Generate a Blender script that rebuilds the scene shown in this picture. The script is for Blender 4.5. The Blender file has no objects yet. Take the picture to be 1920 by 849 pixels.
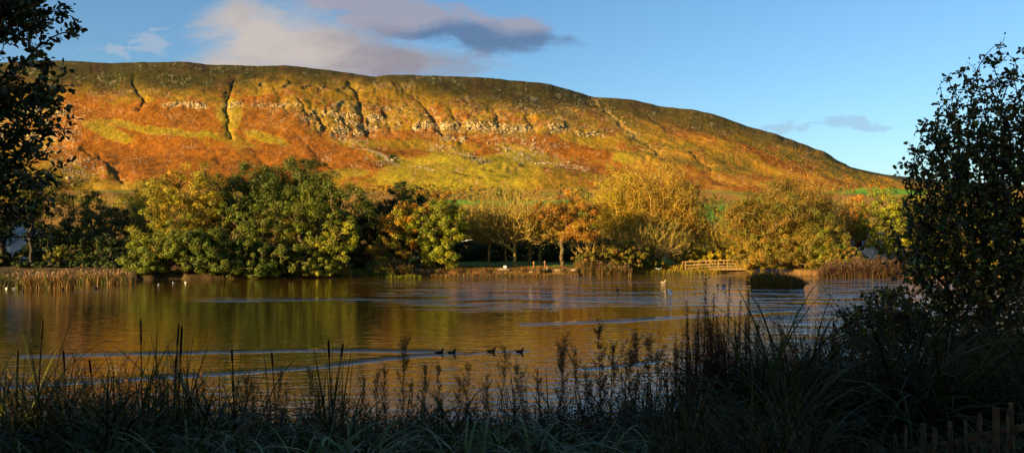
import bpy, bmesh, math, random
import numpy as np
from math import radians, sin, cos, pi
random.seed(5); rng = np.random.default_rng(7)
C = bpy.context.scene.collection
F = 1507.0; PX0 = 960.0; HY = 460.0; EYE = 4.0     # focal length in photo pixels, principal column, horizon row, eye height
AZ = radians(55); EL = radians(9.5)                 # the sun: behind the viewer's left shoulder, low

# ------------------------------------------------------------------ numpy helpers
_T = np.random.default_rng(1).random((8, 512, 512))
def vn(x, y, s=0):
    x = np.asarray(x, float); y = np.asarray(y, float)
    xi = np.floor(x).astype(int); yi = np.floor(y).astype(int)
    fx = x-xi; fy = y-yi; fx = fx*fx*(3-2*fx); fy = fy*fy*(3-2*fy)
    t = _T[s % 8]; a = xi % 512; b = (xi+1) % 512; c = yi % 512; d = (yi+1) % 512
    return (t[a, c]*(1-fx)+t[b, c]*fx)*(1-fy)+(t[a, d]*(1-fx)+t[b, d]*fx)*fy
def fbm(x, y, o=4, s=0, g=.5):
    r = 0; amp = 1; tot = 0
    for i in range(o):
        r = r+amp*vn(x*2**i+17.3*i, y*2**i+9.1*i, s+i); tot += amp; amp *= g
    return r/tot*2-1
def ss(a, b, x):
    t = np.clip((x-a)/(b-a), 0, 1); return t*t*(3-2*t)
def tab(pts, x):
    p = np.array(pts, float); return np.interp(x, p[:, 0], p[:, 1])
def segdist(px, py, poly):
    d = np.full(np.shape(px), 1e9)
    for (ax, ay), (bx, by) in zip(poly[:-1], poly[1:]):
        vx, vy = bx-ax, by-ay; t = np.clip(((px-ax)*vx+(py-ay)*vy)/(vx*vx+vy*vy), 0, 1)
        d = np.minimum(d, np.hypot(px-ax-t*vx, py-ay-t*vy))
    return d

def mesh_np(name, V, faces, mat=None, cols=None, smooth=False, attrs=None):
    """faces: (n,k) int array or list of arrays of different k"""
    if not isinstance(faces, list): faces = [faces]
    faces = [f for f in faces if len(f)]
    me = bpy.data.meshes.new(name)
    me.vertices.add(len(V)); me.vertices.foreach_set('co', np.asarray(V, np.float32).ravel())
    li = np.concatenate([f.ravel() for f in faces]).astype(np.int32)
    tot = np.concatenate([np.full(len(f), f.shape[1]) for f in faces]).astype(np.int32)
    st = np.concatenate([[0], np.cumsum(tot)[:-1]]).astype(np.int32)
    me.loops.add(len(li)); me.loops.foreach_set('vertex_index', li)
    me.polygons.add(len(tot)); me.polygons.foreach_set('loop_start', st); me.polygons.foreach_set('loop_total', tot)
    if smooth: me.polygons.foreach_set('use_smooth', np.ones(len(tot), bool))
    me.update(calc_edges=True)
    if cols is not None:
        a = me.attributes.new('Col', 'FLOAT_COLOR', 'POINT')
        c = np.ones((len(V), 4), np.float32); c[:, :3] = cols; a.data.foreach_set('color', c.ravel())
    for k, v in (attrs or {}).items():
        a = me.attributes.new(k, 'FLOAT', 'POINT'); a.data.foreach_set('value', np.asarray(v, np.float32).ravel())
    if mat: me.materials.append(mat)
    me.validate()
    return me
def link(name, me, parent=None, loc=None, **p):
    o = bpy.data.objects.new(name, me); C.objects.link(o)
    if parent is not None: o.parent = parent
    if loc is not None: o.location = loc
    for k, v in p.items():
        if v is not None: o[k] = v
    return o
def empty(name, loc, label, cat, group=None, rz=0):
    o = link(name, None, None, loc, label=label, category=cat, group=group); o.rotation_euler.z = rz
    o.empty_display_size = .2; return o
def copy_tree(o, parent=None):
    c = o.copy(); C.objects.link(c); c.parent = parent
    for ch in o.children: copy_tree(ch, c)
    return c
def grid_faces(nr, nc):
    i = np.arange(nr*nc).reshape(nr, nc)
    return np.stack([i[:-1, :-1], i[:-1, 1:], i[1:, 1:], i[1:, :-1]], -1).reshape(-1, 4)

# ------------------------------------------------------------------ node helpers
class N:
    def __init__(s, tree): s.t = tree; s.n = tree.nodes; s.l = tree.links
    def new(s, typ, ins=None, **kw):
        n = s.n.new(typ)
        for k, v in kw.items(): setattr(n, k, v)
        for k, v in (ins or {}).items(): s.put(n.inputs[k], v)
        return n
    def put(s, sock, v):
        if isinstance(v, bpy.types.NodeSocket): s.l.new(v, sock)
        else: sock.default_value = v
    def m(s, op, a, b=0.0, c=0.0, clamp=False):
        n = s.new('ShaderNodeMath', operation=op, use_clamp=clamp); s.put(n.inputs[0], a); s.put(n.inputs[1], b)
        if op in ('MULTIPLY_ADD', 'SMOOTH_MIN'): s.put(n.inputs[2], c)
        return n.outputs[0]
    def mix(s, f, a, b, blend='MIX'):
        n = s.new('ShaderNodeMix', data_type='RGBA', blend_type=blend)
        s.put(n.inputs[0], f); s.put(n.inputs[6], a); s.put(n.inputs[7], b); return n.outputs[2]
    def noise(s, vec, scale, detail=4, rough=.55, dist=0):
        n = s.new('ShaderNodeTexNoise', {'Scale': scale, 'Detail': detail, 'Roughness': rough, 'Distortion': dist})
        if vec is not None: s.put(n.inputs['Vector'], vec)
        return n.outputs['Fac']
    def rng(s, v, a, b, c=0., d=1.):
        n = s.new('ShaderNodeMapRange', {'From Min': a, 'From Max': b, 'To Min': c, 'To Max': d}); s.put(n.inputs[0], v); return n.outputs[0]
    def smooth(s, v, a, b):
        n = s.new('ShaderNodeMapRange', {'From Min': a, 'From Max': b}, interpolation_type='SMOOTHSTEP'); s.put(n.inputs[0], v); return n.outputs[0]
def material(name):
    m = bpy.data.materials.new(name); m.use_nodes = True; m.node_tree.nodes.clear(); return m, N(m.node_tree)
def simple(name, col, rough=.8, var=.25, scale=8, bump=.3, spec=.3, metal=0):
    m, n = material(name)
    co = n.new('ShaderNodeTexCoord').outputs['Object']
    f = n.noise(co, scale, 5)
    f2 = n.rng(f, .3, .7, 1-var, 1+var)
    c = n.mix(1.0, (*col, 1), f2, 'MULTIPLY')
    b = n.new('ShaderNodeBump', {'Strength': bump, 'Distance': .02, 'Height': f})
    p = n.new('ShaderNodeBsdfPrincipled', {'Base Color': c, 'Roughness': rough, 'Specular IOR Level': spec, 'Metallic': metal, 'Normal': b.outputs[0]})
    o = n.new('ShaderNodeOutputMaterial', {'Surface': p.outputs[0]}); return m
def leaf_material(name, trans=.25, rough=.55, spec=.25, gain=1.0):
    m, n = material(name)
    a = n.new('ShaderNodeAttribute', attribute_name='Col')
    co = n.new('ShaderNodeTexCoord').outputs['Object']
    f = n.rng(n.noise(co, 1.7, 3), .3, .7, .8*gain, 1.2*gain)
    c = n.mix(1.0, a.outputs['Color'], f, 'MULTIPLY')
    p = n.new('ShaderNodeBsdfPrincipled', {'Base Color': c, 'Roughness': rough, 'Specular IOR Level': spec})
    t = n.new('ShaderNodeBsdfTranslucent', {'Color': c})
    mx = n.new('ShaderNodeMixShader', {0: trans, 1: p.outputs[0], 2: t.outputs[0]})
    n.new('ShaderNodeOutputMaterial', {'Surface': mx.outputs[0]}); return m
M_LEAF = leaf_material('foliage')
M_NEARLEAF = leaf_material('near_foliage', .2, .45, .35)
M_GRASS = leaf_material('blades', .2, .55, .2, .75)
M_BARK = simple('bark', (.10, .07, .035), .9, .45, 3, .8, .1)
M_PALEBARK = simple('pale_bark', (.30, .20, .05), .9, .4, 3, .6, .1)
M_DARKBARK = simple('dark_bark', (.05, .038, .028), .9, .4, 6, .8, .1)
M_WOOD = simple('weathered_timber', (.22, .135, .05), .85, .45, 3, .4, .15)
M_FENCE = simple('grey_paling', (.17, .105, .05), .9, .4, 14, .8, .15)
M_POST = simple('brown_post', (.16, .07, .035), .9, .35, 6, .6, .15)
M_WHITE = simple('white_paint', (.85, .83, .78), .5, .05, 3, .05, .4)
M_STONE = simple('stone', (.19, .14, .085), .95, .35, 2.5, .9, .15)

# ------------------------------------------------------------------ setting: heights
SHORE = [(-900, 62), (-150, 70), (0, 84), (130, 88), (250, 94), (300, 96), (620, 100), (700, 104), (780, 106), (950, 107), (1080, 108), (1150, 113), (1200, 117), (1420, 117), (1500, 110), (1560, 102), (1640, 100), (1750, 97), (2050, 85), (2700, 70)]
def gz(X, Y):
    X = np.asarray(X, float); Y = np.asarray(Y, float)
    px = PX0+F*X/np.maximum(Y, 1.)
    yf = tab(SHORE, px)+1.0*fbm(px/22., px*0+3, 3, 2)
    d = Y-yf
    far = -1.0+1.7*ss(-1.2, .8, d)+.5*ss(.5, 9, d)
    plain = tab([(0, 0), (125, 0), (170, 1.2), (250, 9), (330, 17), (400, 24.5), (480, 31), (560, 38), (650, 46), (800, 56)], Y)
    plain = plain*(1+.12*fbm(X/60, Y/60, 3, 4)*ss(150, 300, Y))
    far = far+plain*ss(0, 20, d)+.12*fbm(X/3, Y/3, 3, 1)*ss(1, 4, d)
    yn = 13.6+1.6*fbm(X/5, X*0, 3, 3)+.02*X*X*(abs(X) < 20)*0
    near = 2.4-.2*np.clip(Y-3.5, 0, None)+.10*np.clip(X-1, 0, 6)+.10*fbm(X/1.3, Y/1.3, 3, 5)
    near = np.where(Y > yn, near-(Y-yn)*.5, near); near = np.maximum(near, -1.0)
    side = np.maximum(ss(-120, -330, px), ss(2060, 2300, px))*ss(8, 16, Y)*2.2-1.0+.2*fbm(X/4, Y/4, 2, 5)
    return np.maximum(np.maximum(far, near), side)
def gz1(X, Y): return float(gz(np.array([X]), np.array([Y]))[0])

# ground sheet
def build_ground():
    rows = np.concatenate([np.arange(-70, 2, 2.), np.arange(2, 20, .22), np.arange(20, 80, 1.5), np.arange(80, 128, .35), np.arange(128, 330, 2.), np.arange(330, 760, 6.)])
    u = np.linspace(-1.25, 1.25, 900)
    Y, U = np.meshgrid(rows, u, indexing='ij'); X = U*(Y+75)
    Z = gz(X, Y)
    px = PX0+F*X/np.maximum(Y, 1)
    n1 = fbm(X/2.3, Y/2.3, 4, 2)[..., None]; n2 = fbm(X/30, Y/45, 4, 3)[..., None]
    green = np.array([.10, .15, .018]); brown = np.array([.12, .07, .025]); mud = np.array([.05, .035, .02]); ochre = np.array([.30, .15, .02])
    col = brown*(1+.4*n1)
    lawn = (ss(600, 700, px)*ss(2.5, 5, Y-tab(SHORE, px)+n1[..., 0]*1.)*(1-ss(135, 150, Y)))[..., None]
    col = col*(1-lawn)+green*(1+.25*n1)*lawn
    leafy = (lawn[..., 0]*(fbm(X/1.1, Y/1.1, 2, 6) > .35)*.6)[..., None]; col = col*(1-leafy)+np.array([.3, .15, .02])*leafy
    farm = ss(150, 220, Y)[..., None]
    fc = np.where(n2 > -.1, ochre, np.array([.26, .19, .015]))*(1+.25*n1)
    field = np.exp(-((Y-392)/30)**2)*ss(800, 850, px)*(1-ss(1060, 1110, px))+np.exp(-((Y-330)/50)**2)*ss(1290, 1330, px)*(1-ss(1420, 1460, px))+np.exp(-((Y-600)/60)**2)*ss(1500, 1550, px)*(1-ss(1700, 1760, px))
    field = np.clip(field*1.6, 0, 1)[..., None]
    fc = fc*(1-field)+np.array([.10, .24, .015])*field
    col = col*(1-farm)+fc*farm
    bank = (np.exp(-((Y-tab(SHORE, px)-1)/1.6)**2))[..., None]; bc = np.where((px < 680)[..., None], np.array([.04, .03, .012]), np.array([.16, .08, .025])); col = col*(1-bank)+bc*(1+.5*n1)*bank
    wet = ss(.15, -.1, Z)[..., None]; col = col*(1-wet)+mud*wet
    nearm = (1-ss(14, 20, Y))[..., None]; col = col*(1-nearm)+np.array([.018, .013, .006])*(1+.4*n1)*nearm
    m, n = material('ground')
    a = n.new('ShaderNodeAttribute', attribute_name='Col')
    g = n.new('ShaderNodeNewGeometry').outputs['Position']
    f = n.noise(g, 2.5, 8, .65); c = n.mix(1.0, a.outputs['Color'], n.rng(f, .3, .7, .6, 1.4), 'MULTIPLY')
    b = n.new('ShaderNodeBump', {'Strength': .8, 'Distance': .15, 'Height': f})
    p = n.new('ShaderNodeBsdfPrincipled', {'Base Color': c, 'Roughness': .95, 'Specular IOR Level': .1, 'Normal': b.outputs[0]})
    n.new('ShaderNodeOutputMaterial', {'Surface': p.outputs[0]})
    V = np.stack([X, Y, Z], -1).reshape(-1, 3)
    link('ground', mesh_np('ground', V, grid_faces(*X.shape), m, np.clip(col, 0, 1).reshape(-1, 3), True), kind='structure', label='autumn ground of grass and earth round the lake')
build_ground()

# ------------------------------------------------------------------ hill
CREST = [(-900, 135), (-300, 122), (0, 118), (60, 114), (130, 114), (200, 119), (250, 117), (350, 116), (385, 121), (480, 124), (540, 123), (620, 132), (700, 144), (740, 140), (800, 142), (900, 145), (960, 151), (1020, 156), (1080, 172), (1110, 182), (1150, 184), (1190, 188), (1240, 200), (1300, 206), (1340, 215), (1400, 237), (1450, 250), (1500, 268), (1530, 280), (1550, 286), (1566, 299), (1600, 316), (1650, 330), (1700, 340), (1800, 350), (2100, 362), (2900, 366)]
FOOT = [(-900, 385), (200, 378), (700, 368), (1000, 364), (1400, 366), (1700, 374), (2900, 382)]
GULLY = [([(250, 150), (262, 172), (273, 190), (262, 208)], 3.0, 13), ([(440, 150), (428, 180), (424, 205), (428, 228), (431, 258)], 3.2, 14),
         ([(655, 150), (668, 172), (674, 192), (682, 225), (692, 250)], 3.4, 15), ([(745, 160), (785, 185), (812, 212), (830, 245)], 4.0, 15),
         ([(585, 200), (598, 222), (608, 245)], 4, 14), ([(560, 190), (575, 215), (582, 238)], 2.6, 9), ([(1112, 186), (1140, 212), (1170, 240), (1200, 262), (1235, 288)], 4.5, 9),
         ([(1298, 286), (1312, 302), (1330, 316)], 3.5, 8), ([(845, 205), (858, 225), (866, 240)], 3, 10), ([(185, 290), (205, 315), (222, 338), (232, 350)], 5, 8), ([(160, 278), (185, 300)], 4, 4),
         ([(560, 260), (600, 300), (640, 330)], 4, 4), ([(455, 258), (490, 300), (520, 330)], 4, 3), ([(1180, 190), (1230, 230), (1290, 262), (1360, 300)], 4, 5), ([(350, 255), (400, 285), (420, 320)], 4, 3), ([(925, 200), (938, 230)], 3.5, 9), ([(985, 210), (998, 240)], 3.5, 9), ([(720, 205), (735, 245)], 2.6, 8), ([(640, 200), (648, 235)], 2.2, 7), ([(515, 165), (540, 215)], 3, 6)]
def hill():
    pxs = np.linspace(-800, 2750, 1900)
    pr = np.concatenate([np.linspace(-.12, 0, 6)[:-1], np.linspace(0, 1, 430), 1+np.linspace(0, .5, 14)[1:]])
    T, PX = np.meshgrid(pr, pxs, indexing='ij')
    def smo(w):
        q = np.arange(-1100, 3100, 2.); v = tab(CREST, q); k = np.exp(-(np.arange(-3*w, 3*w+1, 2.)/w)**2); return np.interp(PX, q, np.convolve(v, k/k.sum(), 'same'))
    a_ = ss(.86, 1, T); yc = smo(60)*(1-a_)+(smo(7)+.8*fbm(PX/14., PX*0, 3, 5))*a_; yf = tab(FOOT, PX)
    # depth profile: gentle apron, steep crag band, easier shoulder  (fraction of the height in the view -> depth)
    Yd = tab([(-.12, 600), (0, 650), (.12, 760), (.28, 960), (.40, 1110), (.50, 1190), (.60, 1265), (.72, 1360), (.84, 1520), (.93, 1700), (1, 1930), (1.1, 2150), (1.5, 3000)], T)
    Tc = np.clip(T, 0, 1)
    py = yf+(yc-yf)*Tc
    S = (HY-py)/F
    X = (PX-PX0)/F*Yd
    Z = EYE+S*Yd
    Z = np.where(T > 1, (EYE+(HY-yc)/F*1930)-(T-1)*120+0*Z, Z)
    Z = np.where(T < 0, (EYE+(HY-yf)/F*650)+T*80, Z)
    left = 1-ss(1350, 1650, PX)
    live = ss(0, .08, T)*(1-ss(.9, 1.0, T))
    wx = PX+10*fbm(PX/40, py/40, 3, 1); wy = py+7*fbm(PX/30+9, py/30, 3, 2)
    # relief
    rel = 11*fbm(X/190, Yd/210+5, 3, 3)+3.2*fbm(X/60, Yd/75, 3, 1)+1.1*fbm(X/20, Yd/26, 3, 4)+.5*fbm(X/6, Yd/8, 3, 5)
    # spurs and runnels leaning down to the right
    rid = 1-abs(fbm((PX-.9*py)/34, py/160, 3, 6))
    Z = Z+rel*live*(.25+.75*left)
    # moraine humps at the left foot
    for cx, cy, rx, ry, h in ((175, 300, 30, 14, 4), (205, 322, 14, 24, 3), (150, 262, 40, 10, 5), (260, 330, 30, 20, 2), (700, 292, 50, 8, 4), (860, 300, 60, 10, 5), (960, 330, 90, 9, 5), (1200, 300, 50, 8, 5)):
        Z = Z+h*np.exp(-((wx-cx)/rx)**2-((wy-cy)/ry)**2)*live
    # basalt steps: short level cliffs, each on its own line across the slope
    cm = np.zeros_like(Z); rk = np.zeros_like(Z)
    for xa, xb, yl, sl_, amp, st, sd in ((300, 396, 199, .0, 6, .8, 1), (420, 570, 197, .02, 4, .35, 2), (575, 725, 212, .06, 7, .8, 3), (585, 705, 243, .05, 7, .75, 4), (470, 775, 163, .0, 6, .1, 5), (600, 765, 193, .03, 5, .3, 6), (738, 935, 230, .03, 8, 1.0, 7),
            (820, 880, 252, .1, 6, .8, 1), (935, 1068, 240, .03, 8, 1.0, 2), (870, 1060, 214, .0, 5, .15, 3), (-100, 135, 207, .0, 10, 1.0, 4), (-100, 130, 236, .1, 8, .8, 5), (1075, 1135, 248, .1, 5, .6, 6), (560, 720, 228, .04, 5, .5, 1), (880, 960, 226, .1, 4, .5, 2), (770, 900, 208, .04, 4, .15, 4), (160, 300, 170, 0, 3, .1, 3), (1040, 1200, 225, .2, 3, .2, 5)):
        yk = yl+sl_*(PX-xa)+5*fbm(PX/26, PX*0+sd, 4, sd)+1.6*fbm(PX/4, PX*0+sd*3, 3, sd)
        mk = ss(xa-6, xa+14, PX)*(1-ss(xb-14, xb+6, PX))*ss(-.35, .25, fbm(PX/14, py/60+sd*5, 3, sd))
        d = py-yk; Z = Z+.5*amp*.14*fbm(PX/1.8, py/7, 2, sd)*mk*np.exp(-(d/4)**2)*live+amp*mk*.27*np.tanh(-d/1.3)*np.exp(-(d/13)**2)*live
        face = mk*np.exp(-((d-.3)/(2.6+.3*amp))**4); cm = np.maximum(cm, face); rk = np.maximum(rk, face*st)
    gmask = np.zeros_like(Z)
    for poly, w, dep in GULLY:
        d = segdist(PX+6*fbm(PX/9, py/9, 4, 1), py+3*fbm(PX/6, py/6+7, 2, 2), poly)
        g = np.exp(-np.abs(d/(w*.75))**1.4)*(.55+.45*ss(-.5, .2, fbm(PX/8, py/12, 2, 6))); Z = Z-dep*(.20*g+.13*np.exp(-(d/(w*3.))**2))*live; gmask = np.maximum(gmask, g)
    # ---- colours (albedo)
    Yg, Xg = np.gradient(Z); dY = np.gradient(Yd, axis=0); dX = np.gradient(X, axis=1)
    sl = np.hypot(Yg/np.maximum(dY, .1), Xg/np.maximum(dX, .05))
    n1 = fbm(PX/3.2, py/3.2, 4, 1); n2 = fbm((PX-1.2*py)/26, (py+.3*PX)/16, 4, 2); n3 = fbm(PX/60, py/32, 4, 3); n4 = fbm((PX-1.6*py)/7, py/30, 3, 4)
    def mixc(c, b, m): m = np.clip(m, 0, 1)[..., None]; return c*(1-m)+np.array(b)*m
    col = np.zeros(Z.shape+(3,))+np.array([.235, .130, .009])
    col = mixc(col, (.15, .115, .009), ss(-.05, .35, n2)*.8)
    col = mixc(col, (.42, .25, .03), ss(.05, .5, n4+.5*n3)*.7)
    def blob(lst, e=.9): 
        m = np.zeros_like(Z)
        for cx, cy, rx, ry, *r in lst:
            a = r[0] if r else 0; dx = wx-cx; dy = wy-cy; u = dx*cos(a)+dy*sin(a); v = -dx*sin(a)+dy*cos(a)
            m = np.maximum(m, 1-np.hypot(u/rx, v/ry))
        return m
    # grass-green and yellow meadow apron
    gm = blob([(860, 330, 190, 62), (960, 310, 120, 40), (760, 320, 60, 30), (300, 246, 170, 9, .12), (650, 330, 60, 16), (205, 250, 70, 13, .3), (500, 260, 60, 14, .3), (430, 215, 30, 40), (1190, 300, 60, 12)])
    col = mixc(col, (.35, .235, .014), ss(-.05, .3, gm+.25*n2+.1*n1))
    col = mixc(col, (.24, .19, .012), ss(.1, .45, gm+.35*n3+.1*n1)*.7)
    # bracken
    br = blob([(300, 225, 190, 42), (300, 300, 190, 62), (150, 250, 70, 80), (480, 190, 50, 14), (500, 235, 90, 42), (560, 300, 150, 40), (610, 290, 130, 34, .25), (480, 320, 110, 40), (660, 320, 60, 28), (730, 318, 22, 18), (700, 250, 130, 16), (770, 285, 60, 12), (900, 255, 120, 10, .1), (910, 282, 40, 9), (1040, 270, 70, 18, .3), (1120, 318, 130, 18, .1), (1100, 285, 60, 12, .3), (1300, 250, 60, 12, .4), (1400, 345, 190, 24), (1250, 330, 160, 16), (1420, 290, 90, 10, .5), (1500, 325, 80, 10, .5), (870, 213, 30, 10), (1560, 345, 80, 8, .3), (1250, 225, 40, 8, .4)])
    bm = ss(-.03, .15, br+.42*n2+.24*n1+.2*n4-.03)*.95; bm = bm*(1-.75*ss(.12, .4, gm))
    col = mixc(col, (.27, .088, .008), bm)
    col = mixc(col, (.17, .055, .007), bm*ss(0, .4, fbm(PX/9, py/9, 4, 6))*.6)
    # right flank: orange-ochre streaks
    rf = ss(1080, 1250, PX)*ss(-.2, .3, fbm((PX*.45-py)/9, (PX+py)/90, 4, 2))
    col = mixc(col, (.42, .20, .018), rf*.75*ss(195, 240, py))
    dk = ss(.05, .3, fbm((PX*.45-py)/14+4, (PX+py)/70, 4, 5)); col = mixc(col, (.13, .11, .014), dk*.6*ss(1000, 1150, PX)*(1-bm))
    # moorland on the shoulder, its dark tone also painting in a cloud shadow
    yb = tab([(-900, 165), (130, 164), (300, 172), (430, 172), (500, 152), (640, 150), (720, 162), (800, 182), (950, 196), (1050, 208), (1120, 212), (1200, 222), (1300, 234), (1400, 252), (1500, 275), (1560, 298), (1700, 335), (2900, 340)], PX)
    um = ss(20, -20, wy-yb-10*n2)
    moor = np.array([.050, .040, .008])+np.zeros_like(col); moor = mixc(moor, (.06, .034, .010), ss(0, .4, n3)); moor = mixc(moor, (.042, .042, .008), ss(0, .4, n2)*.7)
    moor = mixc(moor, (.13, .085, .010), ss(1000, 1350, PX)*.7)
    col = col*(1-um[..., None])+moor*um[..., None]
    # rock
    fine = fbm(PX/2.2, py/4, 3, 2)
    col = mixc(col, (.52, .38, .20), 1.25*rk*ss(-.2, .08, fine+.06)); col = mixc(col, (.36, .24, .09), np.clip(ss(.12, .22, fbm(PX/2.6, py/1.6, 2, 4))*ss(-.1, .35, fbm(PX/40, py/14, 3, 2)+.25)*np.exp(-((py-222)/34)**4)*tab([(0, .2), (420, .2), (560, 1), (1060, 1), (1120, .25), (1400, .1)], PX), 0, 1)*.7)
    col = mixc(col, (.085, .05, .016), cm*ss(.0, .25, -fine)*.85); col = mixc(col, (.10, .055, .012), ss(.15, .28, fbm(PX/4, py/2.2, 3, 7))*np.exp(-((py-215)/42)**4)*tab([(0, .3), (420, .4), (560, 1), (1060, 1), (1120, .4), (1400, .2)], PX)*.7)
    r2 = np.exp(-(segdist(PX, py, [(1112, 186), (1150, 222), (1180, 246), (1232, 286)])/12)**2)*ss(.05, .3, n1+.05); col = mixc(col, (.42, .28, .09), r2*.6)
    # scree
    sc = blob([(150, 315, 60, 36, .3), (110, 240, 60, 60), (60, 230, 90, 50), (510+150, 262, 60, 12, .3), (830, 272, 40, 9), (900, 300, 70, 16, .4), (1000, 262, 90, 12, .15), (1060, 310, 60, 12, .3), (1010, 295, 110, 26, .35), (720, 300, 40, 8)])
    st = ss(.18, .3, n1)*ss(-.05, .25, sc+.2*n2); col = mixc(col, (.30, .22, .13), st*.8)
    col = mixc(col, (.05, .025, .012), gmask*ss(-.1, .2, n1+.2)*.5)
    # sheep track on the meadow
    tr = segdist(PX+1.5*fbm(PX/15, py/15, 2, 1), py, [(655, 275), (680, 288), (720, 298), (770, 316), (812, 332)]); col = mixc(col, (.46, .34, .17), ss(2.2, .8, tr)*.8)
    dots = (vn(PX/3.0, py/2.0, 2) > .93)*ss(-.1, .2, fbm(PX/50, py/25, 2, 3)); col = mixc(col, (.05, .05, .012), dots*.7*ss(200, 240, py))
    col = np.clip(col*(1+.42*n1[..., None]), 0.005, .8)
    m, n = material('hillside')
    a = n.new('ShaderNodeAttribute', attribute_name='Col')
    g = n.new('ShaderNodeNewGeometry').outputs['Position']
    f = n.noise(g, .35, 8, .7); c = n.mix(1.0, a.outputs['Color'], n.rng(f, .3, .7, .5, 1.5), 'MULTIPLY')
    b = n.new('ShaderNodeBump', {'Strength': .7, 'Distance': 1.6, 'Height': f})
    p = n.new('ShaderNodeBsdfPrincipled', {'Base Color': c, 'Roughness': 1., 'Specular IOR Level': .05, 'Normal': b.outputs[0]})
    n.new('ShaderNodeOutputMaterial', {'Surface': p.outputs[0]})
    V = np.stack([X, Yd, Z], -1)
    link('hill', mesh_np('hill', V.reshape(-1, 3), grid_faces(*X.shape), m, col.reshape(-1, 3), False), kind='structure', label='long hillside of orange bracken, ochre grass and pale crags under a moor crest with cloud shade painted in')
    return PX, py, V, sc, cm, rk, col, um
HP = hill()
def far_hill():
    pxs = np.linspace(1350, 2800, 260); t = np.linspace(0, 1, 30); T, PX = np.meshgrid(t, pxs, indexing='ij')
    yc = tab([(1350, 345), (1500, 305), (1560, 306), (1600, 315), (1650, 325), (1690, 331), (1760, 339), (1900, 346), (2800, 352)], PX)+1.2*fbm(PX/20, PX*0, 3, 2)
    Y = 3200+1500*T; Z = EYE+(HY-(372+(yc-372)*T))/F*Y+20*fbm(PX/30, T*5, 3, 3)*T*(1-T)*4; X = (PX-PX0)/F*Y
    X = np.concatenate([X, X[-1:]*1.2]); Y = np.concatenate([Y, Y[-1:]*1.2]); Z = np.concatenate([Z, Z[-1:]-80])
    col = np.zeros(X.shape+(3,))+np.array([.07, .06, .03]); 
    link('distant_hill', mesh_np('distant_hill', np.stack([X, Y, Z], -1).reshape(-1, 3), grid_faces(*X.shape), bpy.data.materials['hillside'], col.reshape(-1, 3), True), kind='structure', label='low dark moor far behind the right end of the hill')
far_hill()

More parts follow.
